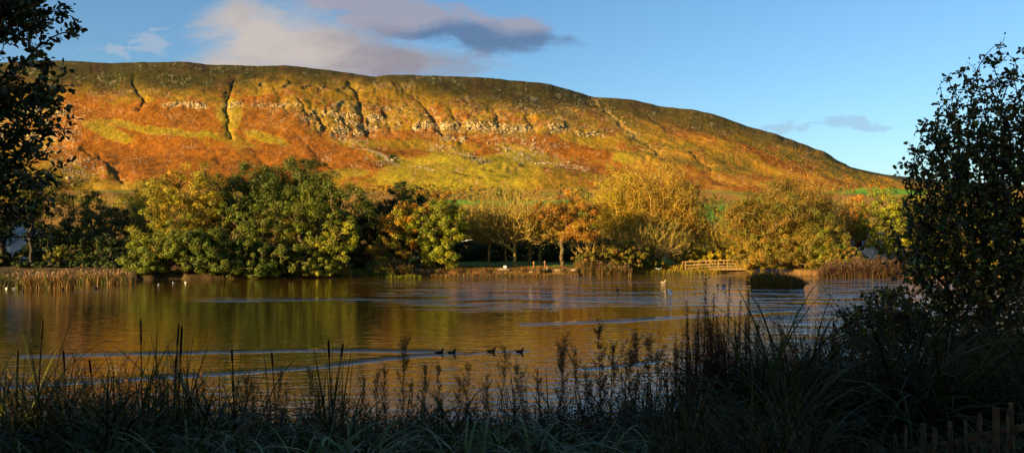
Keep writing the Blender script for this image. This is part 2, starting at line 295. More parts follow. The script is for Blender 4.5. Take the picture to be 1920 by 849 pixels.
# ------------------------------------------------------------------ water
WAKES = [([(818, 658), (700, 656), (560, 656), (400, 659), (250, 662), (60, 667)], .34, 1), ([(846, 661), (760, 668), (680, 676), (600, 686), (500, 694), (400, 700), (270, 707), (120, 716), (0, 724)], .30, 1),
         ([(1575, 574), (1500, 579), (1420, 584), (1330, 590), (1240, 596), (1160, 601), (1000, 607)], .55, 1), ([(1590, 582), (1530, 590), (1450, 597)], .7, 1), ([(925, 658), (880, 663), (860, 664)], .14, 1), ([(974, 657), (940, 658), (925, 658)], .16, 1), ([(984, 657), (970, 661)], .12, .9), ([(1280, 560), (1310, 561), (1345, 561)], .3, .9), ([(130, 548), (205, 545)], .3, .5), ([(1100, 690), (1160, 684), (1230, 676)], .2, .6)]
def w_at(px, py, z=0.0):
    Y = (EYE-z)*F/(py-HY); return ((px-PX0)/F*Y, Y)
def water():
    py = np.concatenate([np.linspace(490, 560, 160), np.linspace(560, 1150, 700)[1:]]); Yr = np.concatenate([EYE*F/(py-HY), [6, 2]])[::-1]
    pxs = np.linspace(-350, 2270, 1300); Y, PX = np.meshgrid(Yr, pxs, indexing='ij'); X = (PX-PX0)/F*Y; PY = HY+EYE*F/Y
    wk = np.zeros_like(X)
    for poly, w, s in WAKES:
        P = [w_at(*q) for q in poly]; d = segdist(X, Y, P); wk = np.maximum(wk, s*np.exp(-(d/w)**2)*(.45+.55*ss(-.3, .2, fbm(X/.5, Y/.5, 3, 2))))
    # wind-ruffled patches
    ru = ss(620, 900, PX)*ss(592, 545, PY+10*fbm(X/12, Y/5, 3, 3))*1.0
    ru = np.maximum(ru, .75*ss(1380, 1560, PX-.6*(PY-600))*ss(700, 560, PY))
    ru = np.maximum(ru, .55*np.exp(-((PY-562)/5)**2)*ss(330, 420, PX)*(1-ss(700, 760, PX)))
    ru = np.maximum(ru, .9*np.exp(-((PY-527)/9)**2)*ss(600, 680, PX)*(1-ss(900, 960, PX))*.6)
    ru = ru*(.12+.95*ss(-.22, .22, fbm(X/7, Y/1.7, 4, 4)))*(.5+.7*ss(-.4, .3, fbm(X/1.3, Y/.9, 3, 5)))
    me = mesh_np('water', np.stack([X, Y, 0*X], -1).reshape(-1, 3), grid_faces(*X.shape), None, None, True, {'wake': wk, 'ruffle': ru})
    m, n = material('lake_water')
    g = n.new('ShaderNodeNewGeometry').outputs['Position']
    mp = n.new('ShaderNodeMapping', {'Vector': g, 'Scale': (1, 1.0, 1), 'Rotation': (0, 0, .15)})
    mp2 = n.new('ShaderNodeMapping', {'Vector': g, 'Scale': (.45, 1.5, 1)})
    n1 = n.noise(mp2.outputs[0], 1.6, 2, .5, .3); n2 = n.noise(mp.outputs[0], 7, 2, .5); n3 = n.noise(mp2.outputs[0], 4.5, 3, .6)
    wk = n.new('ShaderNodeAttribute', attribute_name='wake').outputs['Fac']; ru = n.new('ShaderNodeAttribute', attribute_name='ruffle').outputs['Fac']
    mp3 = n.new('ShaderNodeMapping', {'Vector': g, 'Scale': (1.25, .9, 1)}); n4 = n.noise(mp3.outputs[0], 1.0, 3, .6)
    h = n.m('MULTIPLY', n1, .018)
    h = n.m('ADD', h, n.m('MULTIPLY', n4, n.m('MULTIPLY', ru, .22)))
    h = n.m('ADD', h, n.m('MULTIPLY', n3, n.m('MULTIPLY_ADD', ru, .05, .003)))
    h = n.m('ADD', h, n.m('MULTIPLY', n2, n.m('MULTIPLY_ADD', ru, .02, n.m('MULTIPLY_ADD', wk, .2, .0006))))
    b = n.new('ShaderNodeBump', {'Strength': 1.0, 'Distance': 1.0, 'Height': h})
    p = n.new('ShaderNodeBsdfPrincipled', {'Base Color': (.07, .035, .004, 1), 'Roughness': .035, 'IOR': 2.1, 'Specular IOR Level': .5, 'Normal': b.outputs[0]})
    n.new('ShaderNodeOutputMaterial', {'Surface': p.outputs[0]}); me.materials.append(m)
    link('water', me, kind='structure', label='calm brown lake water with wind ripples and duck wakes')
water()

# ------------------------------------------------------------------ growing things
def frames(nrm):
    nrm = nrm/np.maximum(np.linalg.norm(nrm, axis=1, keepdims=True), 1e-9)
    r = rng.normal(size=nrm.shape); t = np.cross(nrm, r); t /= np.maximum(np.linalg.norm(t, axis=1, keepdims=True), 1e-9)
    return nrm, t, np.cross(nrm, t)
def leaf_cards(P, nrm, size, cols, aspect=.62, tdir=None):
    """rhombic leaf sprays"""
    n, t, b = frames(nrm)
    if tdir is not None:
        t = tdir-n*np.sum(tdir*n, 1, keepdims=True); t /= np.maximum(np.linalg.norm(t, axis=1, keepdims=True), 1e-9); b = np.cross(n, t)
    s = size[:, None]; k = len(P)
    V = np.stack([P-t*s*.5, P-b*s*.5*aspect+n*s*.08, P+t*s*.5, P+b*s*.5*aspect+n*s*.08], 1).reshape(-1, 3)
    return V, np.arange(4*k).reshape(k, 4), np.repeat(cols, 4, 0)
def leaf_shapes(P, nrm, size, cols, tdir=None, aspect=.55):
    """pointed oval folded leaf: two quads"""
    n, t, b = frames(nrm)
    if tdir is not None:
        t = tdir-n*np.sum(tdir*n, 1, keepdims=True); t /= np.maximum(np.linalg.norm(t, axis=1, keepdims=True), 1e-9); b = np.cross(n, t)
    s = size[:, None]; k = len(P); up = n*s*.1
    base = P; tip = P+t*s-up*.6
    V = np.stack([base, P+t*s*.3-b*s*.5*aspect+up, P+t*s*.68-b*s*.42*aspect+up, tip, P+t*s*.68+b*s*.42*aspect+up, P+t*s*.3+b*s*.5*aspect+up], 1).reshape(-1, 3)
    i = np.arange(k)[:, None]*6
    return V, np.concatenate([i+np.array([[0, 1, 2, 3]]), i+np.array([[3, 4, 5, 0]])]), np.repeat(cols, 6, 0)
def tubes(P0, P1, R0, R1, sides=4):
    d = P1-P0; d = d/np.maximum(np.linalg.norm(d, axis=1, keepdims=True), 1e-9)
    a = np.where(abs(d[:, 2:3]) > .9, np.array([[1., 0, 0]]), np.array([[0, 0, 1.]])); u = np.cross(d, a); u /= np.linalg.norm(u, axis=1, keepdims=True); w = np.cross(d, u)
    k = len(P0); th = np.arange(sides)*2*pi/sides
    ring = u[:, None, :]*np.cos(th)[None, :, None]+w[:, None, :]*np.sin(th)[None, :, None]
    V = np.concatenate([P0[:, None]+ring*R0[:, None, None], P1[:, None]+ring*R1[:, None, None]], 1).reshape(-1, 3)
    i = np.arange(k)[:, None, None]*2*sides; j = np.arange(sides); q = np.stack([j, (j+1) % sides, sides+(j+1) % sides, sides+j], 1)
    return V, (i+q[None]).reshape(-1, 4)
def grow(root, trunk_top, pts, wpath=.35, r_tip=.02, p=.45, lean=None):
    """connect crown points to a trunk by short paths: returns nodes, parent, radius"""
    nt = 6; base = [np.array(root)+(np.array(trunk_top)-np.array(root))*i/nt+(rng.normal(size=3)*[.02, .02, 0])*np.linalg.norm(np.array(trunk_top)-np.array(root))*(i > 0) for i in range(nt+1)]
    nodes = np.zeros((len(pts)+nt+1, 3)); par = np.full(len(nodes), -1); path = np.zeros(len(nodes))
    for i, b in enumerate(base): nodes[i] = b; par[i] = i-1; path[i] = 0 if i == 0 else path[i-1]+np.linalg.norm(b-base[i-1])
    c = nt+1; tt = np.array(trunk_top); pts = pts[np.argsort(np.linalg.norm(pts-tt, axis=1))]
    for q in pts:
        v = nodes[:c]-q; d = np.linalg.norm(v, axis=1)
        pen = d+wpath*path[:c]+.25*np.maximum(v[:, 2], 0); pen[:2] += 100 if nt > 2 else 0
        k = int(np.argmin(pen)); nodes[c] = q; par[c] = k; path[c] = path[k]+d[k]; c += 1
    cnt = np.ones(len(nodes))
    for i in range(len(nodes)-1, 0, -1): 
        if par[i] >= 0: cnt[par[i]] += cnt[i]
    return nodes, par, r_tip*cnt**p
def skeleton_mesh(name, nodes, par, rad, mat, sides=4, mid=True, flare=1.5):
    k = np.arange(1, len(nodes)); a = nodes[par[k]]; b = nodes[k]
    L = np.linalg.norm(b-a, axis=1)
    m = (a+b)/2+rng.normal(size=a.shape)*(L*.07)[:, None]; r0 = np.minimum(rad[par[k]], rad[k]*1.6); r1 = rad[k]; rm = (r0+r1)/2
    r0 = r0.copy(); r0[k == 1] *= flare
    V1, F1 = tubes(a, m, r0, rm, sides); V2, F2 = tubes(m, b, rm, r1, sides)
    return mesh_np(name, np.concatenate([V1, V2]), np.concatenate([F1, F2+len(V1)]), mat, None, True)
def ell_points(n, ells, shell=.5):
    """points in a union of ellipsoids (cx,cy,cz,rx,ry,rz), biased to the shell"""
    w = np.array([e[3]*e[4]*e[5] for e in ells])**(2/3); w /= w.sum(); which = rng.choice(len(ells), n, p=w); E = np.array(ells)[which]
    d = rng.normal(size=(n, 3)); d /= np.linalg.norm(d, axis=1, keepdims=True); r = rng.random(n)**(1/3*(1-shell)+.02)
    r = np.where(rng.random(n) < .25, rng.random(n)**.5, r)
    lump = 1+.22*fbm(d[:, 0]*2.2+which*3, d[:, 1]*2.2+d[:, 2]*2.7, 3, 2)
    return E[:, :3]+d*r[:, None]*E[:, 3:]*lump[:, None], d
def palette(pal, n, spread=.22, zf=None):
    pal = np.array(pal, float); i = rng.integers(0, len(pal), n); c = pal[i]
    return np.clip(c*(1+spread*rng.normal(size=(n, 1)))*(1+.07*rng.normal(size=(n, 3))), .002, .9)

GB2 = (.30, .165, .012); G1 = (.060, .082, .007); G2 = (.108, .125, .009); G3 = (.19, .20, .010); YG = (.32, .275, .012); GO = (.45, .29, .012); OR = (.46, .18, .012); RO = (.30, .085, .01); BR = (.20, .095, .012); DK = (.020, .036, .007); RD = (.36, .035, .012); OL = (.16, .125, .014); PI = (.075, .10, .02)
def tree(name, cat, label, px, Y, top, w, pal, kind='dense', bot=.12, group=None, bark=None, lean=0, n=None, leaf=.30, dens=1.0, depth=None, trunk_r=None, ells=None, base_py=None, lowx=1.0):
    X = (px-PX0)/F*Y; zg = gz1(X, Y)-.1; H = EYE+(HY-top)/F*Y-zg; W = w/F*Y*(1.08 if Y < 180 else 1); H = H*(1.1 if kind == 'dense' and Y < 160 else 1.04)
    if Y < 160: leaf = leaf*.76
    D = W*.9 if depth is None else depth
    root = empty(name, (X, Y, zg), label, cat, group)
    r0 = (0, 0, 0)
    if kind in ('dense', 'conifer', 'shrub'):
        nc = int(2.4*(n or np.clip(W*H*.62, 30, 150))) if Y < 160 else (n or 30)
        c0 = bot*H
        if ells is None:
            if kind == 'conifer':
                t = rng.random(nc)**.8; ang = rng.random(nc)*2*pi; rr = (1-t)**.6*.5*rng.uniform(.5, 1.15, nc)*(1+.3*np.sin(ang*3+t*9))
                P = np.stack([lean*t*H+W*rr*np.cos(ang), D*rr*np.sin(ang), c0+(H*.97-c0)*t], 1); dd = np.stack([np.cos(ang), np.sin(ang), .35+0*ang], 1)
            else:
                h = H-c0; E = [(lean*H*.5, 0, c0+h*.5, W*.42, D*.42, h*.47)]
                for k in range(5):
                    a = rng.random()*2*pi; E.append((W*.27*cos(a)+lean*H*.5, D*.25*sin(a), c0+h*rng.uniform(.3, .72), W*.24, D*.24, h*.24))
                E.append((W*rng.uniform(-.1, .1)+lean*H*.7, 0, c0+h*.78, W*.22, D*.22, h*.22))
                for k in range(3 if kind == 'dense' else 4): E.append((W*rng.uniform(-.33, .33)*lowx, -D*.2, c0+h*.2, W*.22, D*.26, h*.2))
                P, dd = ell_points(nc, E, .7)
        else:
            E = [(e[0]*W, e[1]*D, e[2]*H, e[3]*W, e[4]*D, e[5]*H) for e in ells]; P, dd = ell_points(nc, E, .7)
        if ells is None:
            mr = .11*np.sqrt(W*H); P[:, 2] = c0+(P[:, 2]-c0)*(H-mr*.8-c0)/max(P[:, 2].max()-c0, .1); P[:, 0] *= max(.2*W, .56*W-mr*.5)/np.percentile(abs(P[:, 0]-lean*H*.5), 97)
        P[:, 2] = np.maximum(P[:, 2], .25)
        nodes, par, rad = grow(r0, (lean*H*.2, 0, max(c0, H*.18)), P, .3, .035, .5)
        rad = np.minimum(rad, (trunk_r or .045*W))
        link('trunk', skeleton_mesh('trunk', nodes, par, rad, bark or M_BARK, 5), root)
        # leaf clumps
        per = int(82*dens*(.3/leaf)**1.35); cr = rng.uniform(.045, .108, nc)*np.sqrt(W*H)*.95
        if kind == 'conifer': cr *= .72
        ci = np.repeat(np.arange(nc), per); k = len(ci)
        d = rng.normal(size=(k, 3)); d /= np.linalg.norm(d, axis=1, keepdims=True); out = d+dd[ci]*.5; out[:, 2] += .25
        rr = cr[ci]*rng.random(k)**.35*(1+.25*fbm(d[:, 0]*3+ci, d[:, 2]*3, 2, 1))
        L = P[ci]+d*rr[:, None]*np.array([1, 1, .72]); L[:, 2] = np.maximum(L[:, 2], .05+.3*rng.random(k))
        cc = palette(pal, nc, .16); cols = .62*cc[ci]+.38*palette(pal, k, .2)
        nr = out*.8+rng.normal(size=(k, 3))*.55
        td = None
        if kind == 'conifer': td = dd[ci]*np.array([1, 1, 0])+np.array([0, 0, .35])+rng.normal(size=(k, 3))*.4
        V, Fc, cl = leaf_cards(L, nr, leaf*rng.uniform(.6, 1.35, k), cols, .6, td)
        link('crown', mesh_np('crown', V, Fc, M_LEAF, cl), root)
    else:   # open: twigs show
        nc = n or 750; c0 = bot*H; h = H-c0
        E = [(lean*H*.5, 0, c0+h*.55, W*.47, D*.45, h*.47), (W*.15, 0, c0+h*.4, W*.3, D*.3, h*.32), (-W*.15, 0, c0+h*.45, W*.3, D*.3, h*.32)] if ells is None else [(e[0]*W, e[1]*D, e[2]*H, e[3]*W, e[4]*D, e[5]*H) for e in ells]
        P, dd = ell_points(nc, E, .15)
        if ells is None: P[:, 2] = c0+(P[:, 2]-c0)*(H*.97-c0)/max(P[:, 2].max()-c0, .1); P[:, 0] *= .54*W/np.percentile(abs(P[:, 0]), 97)
        P[:, 2] = np.maximum(P[:, 2], .3)
        nodes, par, rad = grow(r0, (lean*H*.2, 0, max(c0*.9, H*.12)), P, .4, .019, .40)
        if trunk_r: rad = np.where(rad > .12, .12+(rad-.12)*(trunk_r*.8-.12)/max(rad[1]-.12, .01), rad)
        rad = np.maximum(rad, .022)
        # fine end twigs
        ends = nodes[-nc:]; k = nc*3; ii = rng.integers(0, nc, k); dv = (ends[ii]-np.array([0, 0, c0*.6])); dv /= np.linalg.norm(dv, axis=1, keepdims=True); dv = dv+rng.normal(size=dv.shape)*.35+np.array([0, 0, .35]); 
        tl = rng.uniform(.5, 1.3, k)*W*.055; V1, F1 = tubes(ends[ii], ends[ii]+dv*tl[:, None], np.full(k, .02), np.full(k, .008), 3)
        me = skeleton_mesh('trunk', nodes, par, rad, bark or M_PALEBARK, 5); link('trunk', me, root)
        link('twigs', mesh_np('twigs', V1, F1, bark or M_PALEBARK), root)
        k = int(nc*15*dens); ii = rng.integers(0, nc, k); L = ends[ii]+rng.normal(size=(k, 3))*W*.035
        grp = palette(pal, nc, .15); cols = .6*grp[ii]+.4*palette(pal, k, .2)
        V, Fc, cl = leaf_cards(L, rng.normal(size=(k, 3))+[0, -.3, .6], leaf*.8*rng.uniform(.5, 1.3, k), cols)
        if k: link('crown', mesh_np('crown', V, Fc, M_LEAF, cl), root)
    return root

T = tree
# --- shaded trees at the left end of the far shore
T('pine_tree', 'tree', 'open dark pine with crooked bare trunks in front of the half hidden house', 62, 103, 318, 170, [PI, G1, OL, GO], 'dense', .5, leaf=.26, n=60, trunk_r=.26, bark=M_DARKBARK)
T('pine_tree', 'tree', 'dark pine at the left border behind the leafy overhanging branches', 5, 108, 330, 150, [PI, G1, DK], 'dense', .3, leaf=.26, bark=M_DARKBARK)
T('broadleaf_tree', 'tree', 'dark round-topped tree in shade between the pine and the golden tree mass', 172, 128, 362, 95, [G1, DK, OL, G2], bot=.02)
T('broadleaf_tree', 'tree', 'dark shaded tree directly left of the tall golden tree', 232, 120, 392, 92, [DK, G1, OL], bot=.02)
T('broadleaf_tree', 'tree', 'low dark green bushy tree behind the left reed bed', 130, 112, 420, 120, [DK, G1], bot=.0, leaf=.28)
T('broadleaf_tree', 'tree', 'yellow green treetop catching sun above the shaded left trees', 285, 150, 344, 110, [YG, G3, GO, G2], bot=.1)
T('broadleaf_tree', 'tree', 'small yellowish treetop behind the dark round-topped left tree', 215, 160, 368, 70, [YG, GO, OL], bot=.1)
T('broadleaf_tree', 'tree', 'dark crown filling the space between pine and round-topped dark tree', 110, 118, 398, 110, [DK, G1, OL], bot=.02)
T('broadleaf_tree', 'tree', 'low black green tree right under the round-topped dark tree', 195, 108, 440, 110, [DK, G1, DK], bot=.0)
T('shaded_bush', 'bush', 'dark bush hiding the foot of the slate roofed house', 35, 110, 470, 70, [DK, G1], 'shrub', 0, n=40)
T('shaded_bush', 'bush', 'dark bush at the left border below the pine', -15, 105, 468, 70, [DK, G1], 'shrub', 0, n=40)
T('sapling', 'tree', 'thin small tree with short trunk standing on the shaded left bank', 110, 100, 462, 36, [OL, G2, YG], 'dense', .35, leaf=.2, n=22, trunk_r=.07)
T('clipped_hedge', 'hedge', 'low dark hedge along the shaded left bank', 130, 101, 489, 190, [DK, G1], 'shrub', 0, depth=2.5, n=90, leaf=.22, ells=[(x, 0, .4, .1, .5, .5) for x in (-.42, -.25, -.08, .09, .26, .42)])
# --- the tall mass of trees left of centre
T('broadleaf_tree', 'tree', 'tall golden orange tree at the left end of the tree mass', 352, 108, 312, 120, [GO, YG, GO, OL], bot=.05, leaf=.26)
T('broadleaf_tree', 'tree', 'orange and yellow spreading tree on the outer left edge of the tree mass', 318, 103, 378, 112, [GB2, YG, G3, G2], bot=.05, leaf=.27)
T('waterside_bush', 'bush', 'broad yellow green bush hanging over the water below the golden tree', 315, 97.2, 430, 118, [G3, G2, G2], 'shrub', 0, leaf=.25, n=90)
T('dark_green_tree', 'tree', 'dark green tree between the golden tree and the highest treetop', 418, 112, 332, 120, [G1, G1, G2], bot=.05)
T('dark_green_tree', 'tree', 'dark green tree left of the highest treetop', 478, 115, 312, 120, [G1, DK, G1, G2], 'dense', .25, leaf=.3, dens=1.2)
T('dark_green_tree', 'tree', 'highest dark green treetop of the tree mass', 545, 114, 303, 135, [G1, DK, G1, G2], 'dense', .25, leaf=.3, dens=1.2, n=110)
T('dark_green_tree', 'tree', 'dark green broad crown just right of the highest treetop', 590, 112, 332, 100, [G1, G1, G2, OL], bot=.05)
T('dark_green_tree', 'tree', 'olive green broad crown at the right end of the tree mass', 642, 110, 346, 120, [G1, G2, G2], bot=.05)
T('dark_green_tree', 'tree', 'dark shaded tree in the gap right of the tree mass', 700, 116, 385, 80, [DK, G1, DK], bot=.02)
T('waterside_tree', 'tree', 'lit mid green tree in front of the highest treetop', 445, 103, 372, 104, [G2, G2, G3, G1], bot=.02, leaf=.27)
T('waterside_tree', 'tree', 'brown tinged olive tree in the middle front of the tree mass', 512, 102, 385, 96, [OL, BR, G2, G1], bot=.02, leaf=.27)
T('waterside_tree', 'tree', 'light green tall slender crown right of the brown tinged tree', 572, 103, 352, 86, [G2, G3, G2], bot=.02, leaf=.27)
T('waterside_tree', 'tree', 'bright yellow green tree leaning out near the right end of the mass', 628, 101.5, 402, 84, [G3, G2, G3, YG], bot=.1, leaf=.27, lean=.05)
T('waterside_bush', 'bush', 'mid green bush at the water edge below the dark green tree', 395, 97.2, 424, 110, [G2, G1, G2], 'shrub', 0, leaf=.25, n=90)
T('waterside_bush', 'bush', 'green bush at the water edge under the brown tinged tree', 470, 98.2, 445, 100, [G2, G1, G2], 'shrub', 0, leaf=.25, n=80)
T('waterside_bush', 'bush', 'olive yellow drooping bush at the water edge right of centre of the mass', 548, 99.2, 456, 90, [OL, G2, G2], 'shrub', 0, leaf=.24, n=80)
T('dark_green_tree', 'tree', 'dark green crown behind the gap right of the broad olive crown', 668, 114, 362, 90, [G1, DK, G1], bot=.05)
T('dark_green_tree', 'tree', 'deep green crown low between the two highest dark treetops', 515, 111, 335, 110, [G1, G1, G2], bot=.05)
T('waterside_bush', 'bush', 'small bright green bush at the foot of the leaning yellow green tree', 600, 99.7, 480, 60, [YG, G3], 'shrub', 0, leaf=.22, n=50)
# --- pair of rounded trees
T('dark_green_tree', 'tree', 'tall dark green tree behind the rounded orange tree', 757, 122, 348, 88, [G1, DK, G1], 'dense', .2, dens=1.2)
T('dark_green_tree', 'tree', 'small dark treetop between the tall dark green tree and the green orange crown', 788, 124, 352, 50, [G1, DK, OL], 'conifer', .1, n=60, dens=1.3)
T('broadleaf_tree', 'tree', 'rounded orange brown tree with a green skirt beside the tussocks', 762, 110, 386, 108, [GO, OR, OL, G3], bot=.02, leaf=.27, n=95, dens=1.2)
T('broadleaf_tree', 'tree', 'orange topped olive crown rising behind the yellow green round tree', 806, 114, 362, 84, [GB2, OL, G2, OR], bot=.1, leaf=.27)
T('broadleaf_tree', 'tree', 'yellow green round tree at the left end of the grassy bank', 822, 109, 380, 96, [YG, G3, G2, G3], bot=.02, leaf=.27, n=85, dens=1.3)
T('waterside_bush', 'bush', 'dark bush in the gap behind the reed tussocks', 705, 109, 455, 80, [G1, DK, BR], 'shrub', 0, leaf=.25, n=60)
# --- grassy bank: bare and orange trees with trunks
T('bare_tree', 'tree', 'half bare yellow twigged tree with forked trunk at the left of the bank', 917, 117, 385, 84, [YG, GO, YG], 'open', .28, dens=.5, trunk_r=.22, n=600)
T('bare_tree', 'tree', 'slim half bare tree just left of the widest bare tree', 949, 118, 372, 90, [YG, GO, OL], 'open', .3, dens=.5, trunk_r=.2, n=500)
T('bare_tree', 'tree', 'widest bare tree with thick grey trunk in the centre of the bank', 965, 115, 356, 165, [YG, GO, YG], 'open', .2, dens=.35, trunk_r=.33, n=1100)
T('bare_tree', 'tree', 'dull thin leaved tree with yellow trunk behind the carved post', 993, 122, 385, 90, [OL, GO, BR], 'open', .3, dens=.8, trunk_r=.27, n=450)
T('orange_tree', 'tree', 'dense orange autumn tree with stout trunk on the bank', 1054, 113.5, 370, 116, [(.32, .15, .012), (.36, .20, .012), (.26, .10, .012)], 'dense', .34, leaf=.26, trunk_r=.3, bark=M_BARK, dens=.9)
T('orange_tree', 'tree', 'orange crown between the widest bare tree and the dense orange tree', 1012, 122, 398, 76, [GO, YG, BR], 'dense', .38, leaf=.26, trunk_r=.25, dens=.7, bark=M_PALEBARK)
for i, (px, tp, w, lab) in enumerate([(870, 398, 90, 'dull brown wood tree behind the round yellow green tree'), (905, 400, 90, 'brown yellow wood tree behind the forked half bare tree'), (968, 398, 110, 'olive wood tree behind the widest bare tree'), (1090, 405, 84, 'dark wood tree right behind the dense orange tree'), (1035, 405, 90, 'shaded wood tree behind the stout orange tree trunk')]):
    T('wood_tree', 'tree', lab, px, 140+2*i, tp, w, [BR, OL, G1] if i < 2 else [OL, G1, G1], bot=.0, dens=.9, leaf=.34)
T('wood_undergrowth', 'bush', 'dark undergrowth closing the gap under the bank trees', 985, 133, 448, 290, [DK, DK, G1], 'shrub', 0, depth=5, n=150, leaf=.4, ells=[(x, 0, .42, .08, .5, .5) for x in np.linspace(-.46, .46, 9)])
# --- behind, right of bank
T('broadleaf_tree', 'tree', 'pale green distant tree above the right end of the bank', 1098, 175, 352, 60, [G3, YG, G2], bot=.05, leaf=.4)
T('broadleaf_tree', 'tree', 'bright yellow green small crown left of the tall twiggy poplar', 1120, 165, 372, 56, [YG, G3], bot=.05, leaf=.4)
T('broadleaf_tree', 'tree', 'orange brown distant tree above the dense orange tree', 1068, 185, 356, 62, [OR, BR, GO], bot=.05, leaf=.4)
T('bare_shrub', 'bush', 'leafless pale shrub at the right end of the grassy bank', 1108, 116, 425, 60, [OL], 'open', .1, dens=.05, trunk_r=.12, n=260)
# --- tall twiggy group
T('twiggy_tree', 'tree', 'tall pale yellow twiggy poplar at the left of the twiggy group', 1160, 124, 312, 80, [GO, YG, GO], 'open', .12, dens=1.8, trunk_r=.2, n=900)
T('twiggy_tree', 'tree', 'widest orange brown twiggy crown in the middle of the twiggy group', 1222, 125, 306, 132, [GO, GB2, OR, GO, OL], 'open', .1, dens=2.3, trunk_r=.3, n=1300)
T('twiggy_tree', 'tree', 'ochre twiggy crown at the right of the twiggy group', 1283, 126, 330, 76, [GO, GB2, OL], 'open', .1, dens=1.8, trunk_r=.2, n=800)
T('bare_tree', 'tree', 'crooked pale bare trunks leaning over the water in front of the twiggy group', 1228, 119.5, 405, 105, [OL, G3], 'open', .1, dens=.5, trunk_r=.33, n=500)
T('waterside_bush', 'bush', 'green brown bush at the left foot of the twiggy group', 1160, 117, 445, 90, [G2, OL, BR, G3], 'shrub', 0, leaf=.26, n=70)
T('waterside_bush', 'bush', 'dark olive low bush between bank and twiggy group', 1118, 114, 468, 72, [OL, G1, BR], 'shrub', 0, leaf=.25, n=60)
T('waterside_bush', 'bush', 'yellow olive leafy bush under the crooked bare trunks', 1212, 119, 462, 60, [YG, OL, G3], 'shrub', 0, leaf=.25, n=40, dens=.6)
# --- around the bridge
T('broadleaf_tree', 'tree', 'small dark green round tree standing in the field above the bridge', 1341, 230, 364, 34, [G1, G2], bot=.25, leaf=.4)
T('bare_tree', 'tree', 'pale bare several-stemmed tree behind the footbridge', 1350, 126, 400, 66, [GO, YG], 'open', .12, dens=.45, trunk_r=.22, n=600)
T('golden_bush', 'bush', 'golden yellow bush arching over the left half of the footbridge rail', 1318, 124, 462, 92, [GO, YG, GO], 'shrub', 0, leaf=.22, n=80)
T('golden_bush', 'bush', 'ochre bush behind the right half of the footbridge', 1375, 125, 452, 70, [GO, OL, YG], 'shrub', 0, leaf=.24, n=60)
T('wood_tree', 'tree', 'olive tree filling the gap behind the pale bare tree', 1318, 150, 440, 60, [OL, YG, G2], bot=0, leaf=.34)
T('wood_tree', 'tree', 'olive brown tree behind the ochre bridge bush', 1395, 148, 440, 60, [OL, G2, BR], bot=0, leaf=.34)
T('golden_bush', 'bush', 'golden bush overlapping the right end of the footbridge', 1428, 114.5, 470, 50, [GO, OL, GB2], 'shrub', 0, leaf=.22, n=40)
# --- big gold-green group right
T('broadleaf_tree', 'tree', 'large dome shaped gold and green tree right of the footbridge', 1472, 117, 338, 176, [(.20, .115, .010), (.11, .09, .010), G2, (.16, .10, .010), BR], bot=.04, leaf=.25, n=230)
T('broadleaf_tree', 'tree', 'golden leafed lower tree whose boughs hang to the reed island', 1478, 113.5, 425, 165, [(.24, .14, .012), OL, GB2, OL], bot=.04, leaf=.25, n=140)
T('twiggy_tree', 'tree', 'highest twiggy brown treetop right of the footbridge', 1502, 128, 319, 90, [BR, OL, OR], 'open', .15, dens=1.8, trunk_r=.28, n=800)
T('twiggy_tree', 'tree', 'open orange twigged tree with pale forked trunk at the right', 1552, 122, 352, 100, [OR, BR, BR], 'open', .12, dens=.7, trunk_r=.26, n=800)
T('waterside_bush', 'bush', 'feathery green yellow bush in front of the open orange tree', 1548, 112, 425, 88, [OL, G3, G2], 'shrub', 0, leaf=.2, n=90)
T('waterside_bush', 'bush', 'dark olive bush above the right reed bed', 1590, 108, 462, 70, [OL, G1, BR], 'shrub', 0, leaf=.25, n=60)
T('broadleaf_tree', 'tree', 'yellow green tree just left of the dark near tree', 1650, 122, 362, 84, [YG, G3, G2, YG], bot=.1, leaf=.27, trunk_r=.25)
T('red_bush', 'bush', 'red leaved bush between the open orange tree and the yellow green tree', 1607, 126, 416, 36, [RD, RO, RD], 'dense', .3, leaf=.25, n=30)
T('wood_tree', 'tree', 'dull orange brown tree behind the red leaved bush', 1608, 150, 372, 70, [OR, BR, OL], bot=0, leaf=.34)
T('broadleaf_tree', 'tree', 'olive tree seen through the near dark tree', 1735, 125, 372, 110, [OL, G2, YG], bot=.02, leaf=.3)
T('broadleaf_tree', 'tree', 'ochre tree seen through the lower near dark tree', 1815, 120, 392, 110, [GO, OL, BR], bot=.02, leaf=.3)
T('broadleaf_tree', 'tree', 'green tree at the right border behind the near dark tree', 1905, 118, 380, 120, [G2, OL, YG], bot=.02, leaf=.3)

